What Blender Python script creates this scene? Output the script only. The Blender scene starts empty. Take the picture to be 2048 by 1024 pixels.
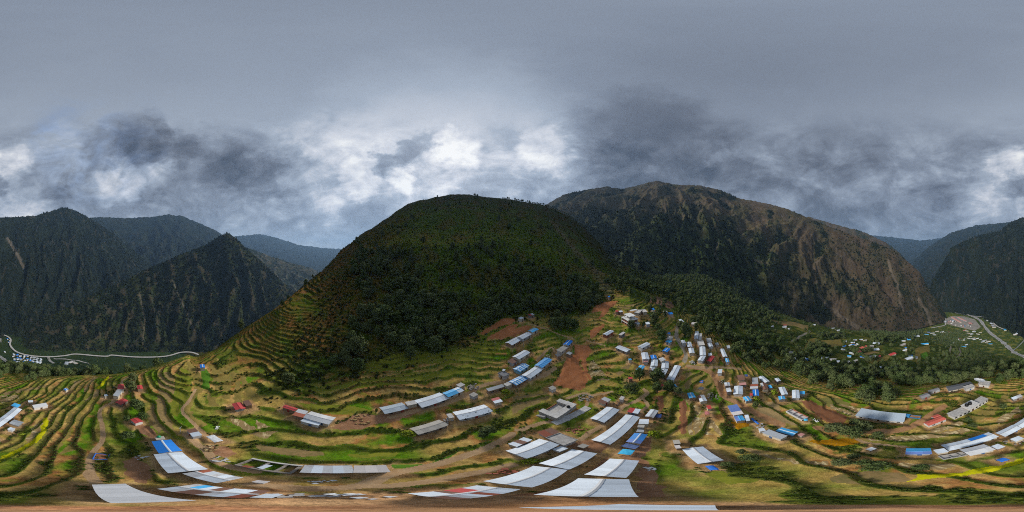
import bpy, math, random
import numpy as np
from mathutils import Vector

R = math.radians
SC = bpy.context.scene
random.seed(7)
rng = np.random.default_rng(7)
COL = SC.collection

# ------------------------------------------------------------------ camera
cam_data = bpy.data.cameras.new("drone_camera")
cam_data.type = 'PANO'
cam_data.panorama_type = 'EQUIRECTANGULAR'
cam_data.clip_start = 0.1
cam_data.clip_end = 60000.0
cam = bpy.data.objects.new("drone_camera", cam_data)
cam.rotation_euler = (R(90), 0, 0)
COL.objects.link(cam)
SC.camera = cam

# ------------------------------------------------------------------ light
EXPOSURE = 1.6
SUN_AZ, SUN_EL = -21.0, 33.0            # compass degrees from +Y towards +X
SC.view_settings.view_transform = 'Standard'
SC.view_settings.look = 'None'
SC.view_settings.exposure = EXPOSURE
SC.view_settings.gamma = 1.0
SC.view_settings.use_curve_mapping = False

sun_data = bpy.data.lights.new("sun", 'SUN')
sun_data.energy = 1.5
sun_data.angle = R(14)
sun_data.color = (1.0, 0.95, 0.88)
sun = bpy.data.objects.new("sun", sun_data)
sd = Vector((math.sin(R(SUN_AZ)) * math.cos(R(SUN_EL)), math.cos(R(SUN_AZ)) * math.cos(R(SUN_EL)), math.sin(R(SUN_EL))))
sun.rotation_euler = sd.to_track_quat('Z', 'Y').to_euler()
sun.location = sd * 400
COL.objects.link(sun)

def px_dir(px, py):
    a = (px / 2048.0 - 0.5) * 2 * math.pi
    e = (0.5 - py / 1024.0) * math.pi
    return (math.sin(a) * math.cos(e), math.cos(a) * math.cos(e), math.sin(e))

world = bpy.data.worlds.new("World")
SC.world = world
world.use_nodes = True
wt = world.node_tree
wt.nodes.clear()
def wn(t, **k):
    n = wt.nodes.new(t)
    for a, b in k.items():
        setattr(n, a, b)
    return n
WL = wt.links.new
def wmath(op, a, b=None, c=None, clamp=False):
    n = wn('ShaderNodeMath', operation=op)
    n.use_clamp = clamp
    for i, v in enumerate((a, b, c)):
        if v is None: continue
        if isinstance(v, (int, float)): n.inputs[i].default_value = v
        else: WL(v, n.inputs[i])
    return n.outputs[0]
tc = wn('ShaderNodeTexCoord')
direction = tc.outputs['Generated']
sep = wn('ShaderNodeSeparateXYZ'); WL(direction, sep.inputs[0])
def vmap(scale, loc=(0, 0, 0)):
    m = wn('ShaderNodeMapping'); WL(direction, m.inputs[0])
    m.inputs['Scale'].default_value = scale
    m.inputs['Location'].default_value = loc
    return m.outputs[0]
def wnoise(vec, scale, detail, rough, dist=0.0, lac=2.0):
    n = wn('ShaderNodeTexNoise'); WL(vec, n.inputs['Vector'])
    n.inputs['Scale'].default_value = scale; n.inputs['Detail'].default_value = detail
    n.inputs['Roughness'].default_value = rough; n.inputs['Distortion'].default_value = dist
    n.inputs['Lacunarity'].default_value = lac
    return n.outputs[0]
# wobble the direction so that cloud edges are ragged
wob = wn('ShaderNodeTexNoise'); WL(vmap((1, 1, 1.6)), wob.inputs['Vector'])
wob.inputs['Scale'].default_value = 7.0; wob.inputs['Detail'].default_value = 8.0; wob.inputs['Roughness'].default_value = 0.6
wsub = wn('ShaderNodeVectorMath', operation='SUBTRACT'); WL(wob.outputs['Color'], wsub.inputs[0]); wsub.inputs[1].default_value = (0.5, 0.5, 0.5)
wsc = wn('ShaderNodeVectorMath', operation='SCALE'); WL(wsub.outputs[0], wsc.inputs[0]); wsc.inputs['Scale'].default_value = 0.27
wadd = wn('ShaderNodeVectorMath', operation='ADD'); WL(direction, wadd.inputs[0]); WL(wsc.outputs[0], wadd.inputs[1])
wnorm = wn('ShaderNodeVectorMath', operation='NORMALIZE'); WL(wadd.outputs[0], wnorm.inputs[0])
rough_dir = wnorm.outputs[0]
def lobe(px, py, r_in, r_out, amp, src=None):
    d = wn('ShaderNodeVectorMath', operation='DOT_PRODUCT')
    WL(src if src is not None else rough_dir, d.inputs[0]); d.inputs[1].default_value = px_dir(px, py)
    mr = wn('ShaderNodeMapRange', interpolation_type='SMOOTHSTEP')
    WL(d.outputs['Value'], mr.inputs['Value'])
    mr.inputs['From Min'].default_value = math.cos(R(r_out)); mr.inputs['From Max'].default_value = math.cos(R(r_in))
    mr.inputs['To Min'].default_value = 0.0; mr.inputs['To Max'].default_value = amp
    return mr.outputs[0]
# broken stratocumulus: puffy noise in the band below 45 degrees, smooth veil above
n_big = wnoise(vmap((1, 1, 1.9), (2.3, 0.4, 0)), 2.0, 11.0, 0.63, 0.8)
n_fine = wnoise(vmap((1, 1, 1.35), (7.1, 1.7, 3)), 6.0, 10.0, 0.64, 0.9)
band = wn('ShaderNodeMapRange', interpolation_type='SMOOTHSTEP'); WL(sep.outputs['Z'], band.inputs['Value'])
band.inputs['From Min'].default_value = 0.80; band.inputs['From Max'].default_value = 0.55
band.inputs['To Min'].default_value = 0.05; band.inputs['To Max'].default_value = 1.0
v = wmath('SUBTRACT', n_big, 0.5); v = wmath('MULTIPLY', v, 1.05)
v2 = wmath('SUBTRACT', n_fine, 0.5); v2 = wmath('MULTIPLY', v2, 0.55)
# billows: cauliflower edges of the cumulus
bv = wn('ShaderNodeTexVoronoi', feature='F1'); WL(wadd.outputs[0], bv.inputs['Vector'])
bv.inputs['Scale'].default_value = 4.0; bv.inputs['Detail'].default_value = 3.0; bv.inputs['Roughness'].default_value = 0.5
puff = wmath('MULTIPLY', wmath('SUBTRACT', 0.50, bv.outputs['Distance']), 0.24)
v = wmath('MULTIPLY', wmath('ADD', wmath('ADD', v, v2), puff), band.outputs[0])
veil = wn('ShaderNodeMapRange', interpolation_type='SMOOTHSTEP'); WL(sep.outputs['Z'], veil.inputs['Value'])
veil.inputs['From Min'].default_value = 0.62; veil.inputs['From Max'].default_value = 0.97
veil.inputs['To Min'].default_value = 0.60; veil.inputs['To Max'].default_value = 0.47
val = wmath('ADD', v, veil.outputs[0])
LOBES = [  # px, py, inner, outer, amplitude
    (908, 303, 1, 9, 0.30), (880, 290, 4, 38, 0.15), (800, 352, 1, 6, 0.26), (720, 360, 3, 9, 0.24), (620, 300, 6, 16, 0.08),
    (640, 400, 4, 12, 0.10), (700, 290, 5, 16, 0.08), (1090, 300, 1, 10, 0.20), (1010, 340, 4, 14, 0.10),
    (40, 415, 3, 12, 0.20), (230, 365, 2, 10, 0.28), (110, 310, 4, 12, 0.12), (20, 330, 3, 9, 0.12), (2010, 330, 2, 8, 0.26), (1960, 400, 3, 12, 0.14),
    (1415, 305, 1, 7, 0.17), (1440, 320, 1, 5, 0.10), (1560, 320, 2, 8, 0.08),
    (215, 295, 4, 10, -0.24), (290, 285, 3, 9, -0.30), (345, 300, 3, 8, -0.28), (430, 320, 5, 13, -0.32), (500, 345, 3, 12, -0.26), (270, 265, 3, 10, -0.18),
    (100, 360, 4, 12, -0.12), (250, 410, 3, 11, -0.16), (400, 395, 4, 14, -0.10), (150, 395, 3, 10, -0.10),
    (775, 335, 1.5, 5, -0.20), (810, 305, 1.5, 5, -0.20), (850, 285, 1.5, 5, -0.16),
    (1290, 312, 7, 27, -0.27), (1240, 350, 4, 14, -0.10), (1480, 340, 6, 20, -0.14), (1360, 250, 8, 40, -0.05), (1560, 210, 10, 50, -0.08),
    (1700, 370, 8, 30, -0.05), (1890, 430, 4, 12, -0.12), (1680, 430, 3, 14, -0.08), (2025, 370, 2, 6, -0.20), (620, 440, 4, 16, 0.08), (40, 440, 4, 14, 0.06), (1000, 395, 2, 10, -0.08), (560, 350, 3, 12, -0.12),
    (1100, 370, 4, 14, -0.10),
]
for lb in LOBES:
    val = wmath('ADD', val, lobe(*lb[:4], lb[4] * (0.72 if lb[4] < 0 and lb[0] < 700 else 1.0)))
ramp = wn('ShaderNodeValToRGB'); WL(val, ramp.inputs[0])
CS = 1.0 / (0.1 * 2 ** EXPOSURE)          # cloud colours below are what the photograph shows; undo strength and exposure
cr = ramp.color_ramp
stops = [(0.0, (0.062, 0.069, 0.088)), (0.22, (0.130, 0.144, 0.178)), (0.42, (0.235, 0.268, 0.328)), (0.60, (0.375, 0.425, 0.50)), (0.78, (0.66, 0.68, 0.73)), (0.95, (0.95, 0.95, 0.93))]
cr.elements[0].position, cr.elements[0].color = stops[0][0], (*stops[0][1], 1)
cr.elements[1].position, cr.elements[1].color = stops[-1][0], (*stops[-1][1], 1)
for p, c in stops[1:-1]:
    e = cr.elements.new(p); e.color = (*c, 1)
cl = wn('ShaderNodeVectorMath', operation='SCALE'); WL(ramp.outputs[0], cl.inputs[0]); cl.inputs['Scale'].default_value = CS
sky = wn('ShaderNodeTexSky', sky_type='NISHITA')
sky.sun_disc = False
sky.sun_elevation = R(SUN_EL); sky.sun_rotation = R(SUN_AZ)
sky.altitude = 1800; sky.air_density = 1.0; sky.dust_density = 1.5; sky.ozone_density = 1.0
gap = wmath('ADD', lobe(190, 300, 5, 24, 0.32), lobe(115, 265, 2, 9, 0.28))
gap = wmath('MULTIPLY', gap, wmath('MULTIPLY', wmath('SUBTRACT', n_fine, 0.42, clamp=True), 3.0, clamp=True))
gap = wmath('ADD', gap, 0.04, clamp=True)
mix = wn('ShaderNodeMix', data_type='RGBA'); WL(gap, mix.inputs['Factor'])
WL(cl.outputs[0], mix.inputs[6]); WL(sky.outputs[0], mix.inputs[7])
bg = wn('ShaderNodeBackground'); bg.inputs['Strength'].default_value = 0.1
WL(mix.outputs[2], bg.inputs[0])
wo = wn('ShaderNodeOutputWorld'); WL(bg.outputs[0], wo.inputs[0])

SC.cycles.use_denoising = False
SC.cycles.filter_width = 1.0
SC.cycles.max_bounces = 6
SC.cycles.volume_bounces = 1
SC.cycles.use_adaptive_sampling = True
SC.cycles.adaptive_threshold = 0.016

# ------------------------------------------------------------------ picture crops used while measuring: x0, y0, scale
ZONES = {'A': (1160, 560, 6.827), 'B': (1220, 660, 6.827), 'C': (950, 620, 6.023), 'D': (1040, 770, 6.827), 'E': (1300, 720, 6.827),
         'F': (1440, 720, 6.023), 'G': (1660, 720, 4.876), 'H': (1540, 620, 6.4), 'L1': (0, 720, 5.688), 'L2': (200, 700, 5.688),
         'L3': (170, 860, 5.251), 'L4': (540, 740, 6.4), 'L5': (780, 720, 6.025), 'L6': (800, 850, 3.938), 'L7': (0, 640, 4.655),
         'L8': (1820, 560, 6.4), 'M6': (1290, 840, 4.995), 'M7': (1660, 840, 5.278), 'M8': (400, 860, 4.452),
         'T5': (0, 680, 2.977), 'T6': (512, 680, 2.977), 'T7': (1024, 680, 2.977), 'T8': (1536, 680, 2.977), 'P': (0, 0, 1.0)}
def zp(zone, pts):
    if isinstance(pts, str):
        pts = [tuple(float(q) for q in s.split(',')) for s in pts.split()]
    x0, y0, s = ZONES[zone]
    return [(x0 + x / s, y0 + y / s) for x, y in pts]

# ------------------------------------------------------------------ noise
_perm = np.random.default_rng(3).permutation(512).astype(np.int64)
_grad = np.random.default_rng(4).uniform(0, 2 * np.pi, 512)
_gx, _gy = np.cos(_grad), np.sin(_grad)
def pnoise(x, y):
    x = np.asarray(x, float); y = np.asarray(y, float)
    xi = np.floor(x).astype(np.int64); yi = np.floor(y).astype(np.int64)
    xf, yf = x - xi, y - yi
    u = xf * xf * xf * (xf * (xf * 6 - 15) + 10); w = yf * yf * yf * (yf * (yf * 6 - 15) + 10)
    def g(ix, iy, dx, dy):
        h = _perm[(_perm[ix & 511] + iy) & 511]
        return _gx[h] * dx + _gy[h] * dy
    a = g(xi, yi, xf, yf); b = g(xi + 1, yi, xf - 1, yf); c = g(xi, yi + 1, xf, yf - 1); d = g(xi + 1, yi + 1, xf - 1, yf - 1)
    return (a + (b - a) * u) * (1 - w) + (c + (d - c) * u) * w
def fbm(x, y, o=4, gain=0.5, ridged=False):
    s = 0; a = 1.0
    for i in range(o):
        n = pnoise(x * 2 ** i + 17.3 * i, y * 2 ** i - 9.1 * i)
        if ridged: n = 0.5 - np.abs(n) * 2
        s = s + a * n; a *= gain
    return s
def sstep(a, b, x):
    t = np.clip((x - a) / (b - a), 0, 1)
    return t * t * (3 - 2 * t)

def pchip(xk, yk, x):
    xk = np.asarray(xk, float); yk = np.asarray(yk, float)
    h = np.diff(xk); d = np.diff(yk) / h
    m = np.zeros_like(yk)
    for i in range(1, len(xk) - 1):
        if d[i - 1] * d[i] > 0:
            w1 = 2 * h[i] + h[i - 1]; w2 = h[i] + 2 * h[i - 1]
            m[i] = (w1 + w2) / (w1 / d[i - 1] + w2 / d[i])
    m[0] = d[0]; m[-1] = d[-1]
    i = np.clip(np.searchsorted(xk, x) - 1, 0, len(h) - 1)
    t = (x - xk[i]) / h[i]
    return ((1 + 2 * t) * (1 - t) ** 2 * yk[i] + t * (1 - t) ** 2 * h[i] * m[i] + t * t * (3 - 2 * t) * yk[i + 1] + t * t * (t - 1) * h[i] * m[i + 1])

# ------------------------------------------------------------------ the near terrain: heights measured from the drone
RK = [0, 20, 40, 60, 80, 100, 130, 170, 230, 300, 400, 550, 800, 1200, 1700, 2600, 14000]
TAB = {
    0:    [-80, -84, -88, -92, -97, -103, -114, -137, -184, -244, -336, -464, -556, -560],
    128:  [-80, -81, -83, -85, -88.5, -93, -118, -150, -198, -260, -345, -470, -556, -560],
    256:  [-80, -79, -78, -76.5, -75, -87, -120, -170, -240, -310, -400, -500, -558, -560],
    384:  [-80, -77, -73, -69.5, -65, -70, -95, -140, -210, -290, -390, -500, -558, -560],
    512:  [-80, -77, -73, -69.5, -66, -61, -55, -75, -130, -200, -300, -420, -540, -560],
    640:  [-80, -76.5, -72, -67.5, -60, -53, -43, -33, -25, -35, -100, -220, -450, -560],
    768:  [-80, -76.5, -73, -69, -61, -50, -33, -10, 24, 58, 88, 60, -100, -400],
    896:  [-80, -77, -74, -70.5, -66, -60, -44, -17, 28, 82, 150, 210, 150, -100],
    1024: [-80, -78, -75.5, -72, -66, -58.5, -49, -22, 24, 76, 134, 196, 120, -50],
    1152: [-80, -79, -77, -75, -71, -66, -57, -45, -10, 26, 70, 125, 0, -120],
    1280: [-80, -79.5, -78, -76, -73, -68, -57, -48, -46, -50, -46, -60, -130, -250],
    1408: [-80, -80, -80, -79.5, -77.5, -74.5, -73, -76, -85, -85, -90, -80, -90, -200],
    1536: [-80, -80.5, -82, -84, -86, -91, -99, -110, -125, -140, -160, -195, -260, -380],
    1664: [-80, -82, -85, -88.5, -93, -102, -116, -133, -157, -178, -205, -262, -380, -480],
    1792: [-80, -83, -87, -91, -96.5, -107, -125, -145, -172, -198, -235, -300, -430, -545],
    1920: [-80, -83.5, -88, -92, -95, -102, -122, -150, -190, -225, -270, -350, -500, -560],
}
NA = 1440
_rl = [0.02]
while _rl[-1] < 1260: _rl.append(_rl[-1] + 0.30 + 0.0050 * _rl[-1])
while _rl[-1] < 14000: _rl.append(_rl[-1] * 1.12)
RR = np.array(_rl); NR = len(RR)
PXA = np.arange(NA) * 2048.0 / NA
AZ = (PXA / 2048.0 - 0.5) * 2 * np.pi
cols = np.array([pchip(RK, TAB[k] + [-562, -562, -562], RR) for k in sorted(TAB)])
ii = PXA / 128.0; i1 = np.floor(ii).astype(int); f = (ii - i1)[:, None]
p0, p1, p2, p3 = (cols[(i1 + k) % 16] for k in (-1, 0, 1, 2))
Z0 = 0.5 * (2 * p1 + (p2 - p0) * f + (2 * p0 - 5 * p1 + 4 * p2 - p3) * f ** 2 + (3 * p1 - p0 - 3 * p2 + p3) * f ** 3)
X = np.sin(AZ)[:, None] * RR[None]; Y = np.cos(AZ)[:, None] * RR[None]
RG = np.broadcast_to(RR[None], X.shape)
PXG = np.broadcast_to(PXA[:, None], X.shape)
# skyline of the round hill and of its spur, as the photograph shows it
HS = np.array([(384, 716), (400, 712), (430, 698), (460, 676), (500, 650), (540, 624), (575, 598), (610, 570), (640, 546), (660, 524), (682, 500), (700, 487), (720, 470), (745, 453), (770, 438),
               (790, 425), (815, 408), (840, 401), (870, 394), (900, 389), (940, 389), (980, 394), (1010, 399), (1050, 404), (1085, 410), (1110, 420), (1140, 436), (1170, 458), (1200, 490), (1225, 522), (1250, 556)])
tp = np.interp(PXA, HS[:, 0], HS[:, 1])
inside = sstep(372, 396, PXA) * (1 - sstep(1225, 1262, PXA))
hm = (RR > 85) & (RR < 620)
for a in np.nonzero(inside > 0)[0]:
    el = Z0[a] / RR
    k = np.argmax(np.where(hm, el, -9)); rc = RR[k]
    want = math.tan((0.5 - tp[a] / 1024) * math.pi)
    d = (want - el[k]) * rc * inside[a]
    w = sstep(0.42 * rc, rc, RR) * (1 - sstep(rc * 1.05, rc * 2.2, RR))
    Z0[a] += d * w
# the hill rises evenly to its crest, then falls away
for a in np.nonzero((PXA > 640) & (PXA < 1215))[0]:
    k = int(np.argmax(np.where(hm, Z0[a] / RR, -9))); rc = RR[k]; zc_ = Z0[a, k]
    r1 = 0.62 * rc; z1 = np.interp(r1, RR, Z0[a])
    t = np.clip((RR - r1) / (rc - r1), 0, 1)
    even = z1 + (zc_ - z1) * t
    Z0[a] = np.where((RR > r1) & (RR <= rc), Z0[a] * 0.25 + even * 0.75, Z0[a])
    fallz = zc_ - (RR - rc) * 0.55
    Z0[a] = np.where(RR > rc, np.minimum(Z0[a], np.maximum(fallz, -562)), Z0[a])
# broad roll of the wild slopes
wild = sstep(120, 320, RG)
Z0 += wild * (1 - sstep(900, 1250, RG)) * 5.0 * fbm(X / 90.0, Y / 90.0, 4)
Z0 += sstep(25, 60, RG) * (1 - sstep(900, 1250, RG)) * 1.3 * fbm(X / 34.0 + 5, Y / 34.0, 3)

def sample(Zarr, x, y):
    r = np.hypot(x, y); a = (np.arctan2(x, y) / (2 * np.pi) + 0.5) * NA
    ai = np.floor(a).astype(int); fa = a - ai
    ri = np.clip(np.searchsorted(RR, r) - 1, 0, NR - 2); fr = np.clip((r - RR[ri]) / (RR[ri + 1] - RR[ri]), 0, 1)
    a0, a1 = ai % NA, (ai + 1) % NA
    return (Zarr[a0, ri] * (1 - fa) + Zarr[a1, ri] * fa) * (1 - fr) + (Zarr[a0, ri + 1] * (1 - fa) + Zarr[a1, ri + 1] * fa) * fr
def cast(Zarr, px, py, up=0.0):
    """first ground (raised by up) that the line of sight through px, py meets -> x, y, ground z"""
    a = (px / 2048.0) * NA; ai = int(math.floor(a)); fa = a - ai
    z = Zarr[ai % NA] * (1 - fa) + Zarr[(ai + 1) % NA] * fa + up
    t = math.tan((0.5 - py / 1024.0) * math.pi)
    dlt = z - RR * t
    k = np.nonzero(dlt[1:] >= 0)[0]
    if len(k) == 0:
        k = int(np.argmax(np.where(RR < 1200, z / RR, -9))); r = RR[k]
    else:
        k = int(k[0]) + 1
        d0, d1 = dlt[k - 1], dlt[k]
        r = RR[k - 1] + (RR[k] - RR[k - 1]) * (d0 / (d0 - d1) if d1 != d0 else 0)
        r = max(r, RR[0])
    az = (px / 2048.0 - 0.5) * 2 * math.pi
    x, y = r * math.sin(az), r * math.cos(az)
    return x, y, float(sample(Zarr, np.array([x]), np.array([y]))[0])

def inpoly(px, py, poly):
    c = np.zeros(np.shape(px), bool); n = len(poly)
    for i in range(n):
        x1, y1 = poly[i]; x2, y2 = poly[(i + 1) % n]
        if y1 == y2: continue
        k = (y1 > py) != (y2 > py)
        c ^= k & (px < (x2 - x1) * (py - y1) / (y2 - y1) + x1)
    return c
def polydist(px, py, line, closed=False):
    d = np.full(np.shape(px), 1e9)
    n = len(line)
    for i in range(n if closed else n - 1):
        x1, y1 = line[i]; x2, y2 = line[(i + 1) % n]
        L2 = (x2 - x1) ** 2 + (y2 - y1) ** 2 + 1e-9
        t = np.clip(((px - x1) * (x2 - x1) + (py - y1) * (y2 - y1)) / L2, 0, 1)
        d = np.minimum(d, np.hypot(px - x1 - t * (x2 - x1), py - y1 - t * (y2 - y1)))
    return d
def smooth_line(pts, n=6):
    out = []
    for i in range(len(pts) - 1):
        p = [pts[max(i - 1, 0)], pts[i], pts[i + 1], pts[min(i + 2, len(pts) - 1)]]
        for k in range(n):
            t = k / n
            out.append(tuple(0.5 * (2 * p[1][j] + (p[2][j] - p[0][j]) * t + (2 * p[0][j] - 5 * p[1][j] + 4 * p[2][j] - p[3][j]) * t * t + (3 * p[1][j] - p[0][j] - 3 * p[2][j] + p[3][j]) * t ** 3) for j in (0, 1)))
    return out + [pts[-1]]
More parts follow.
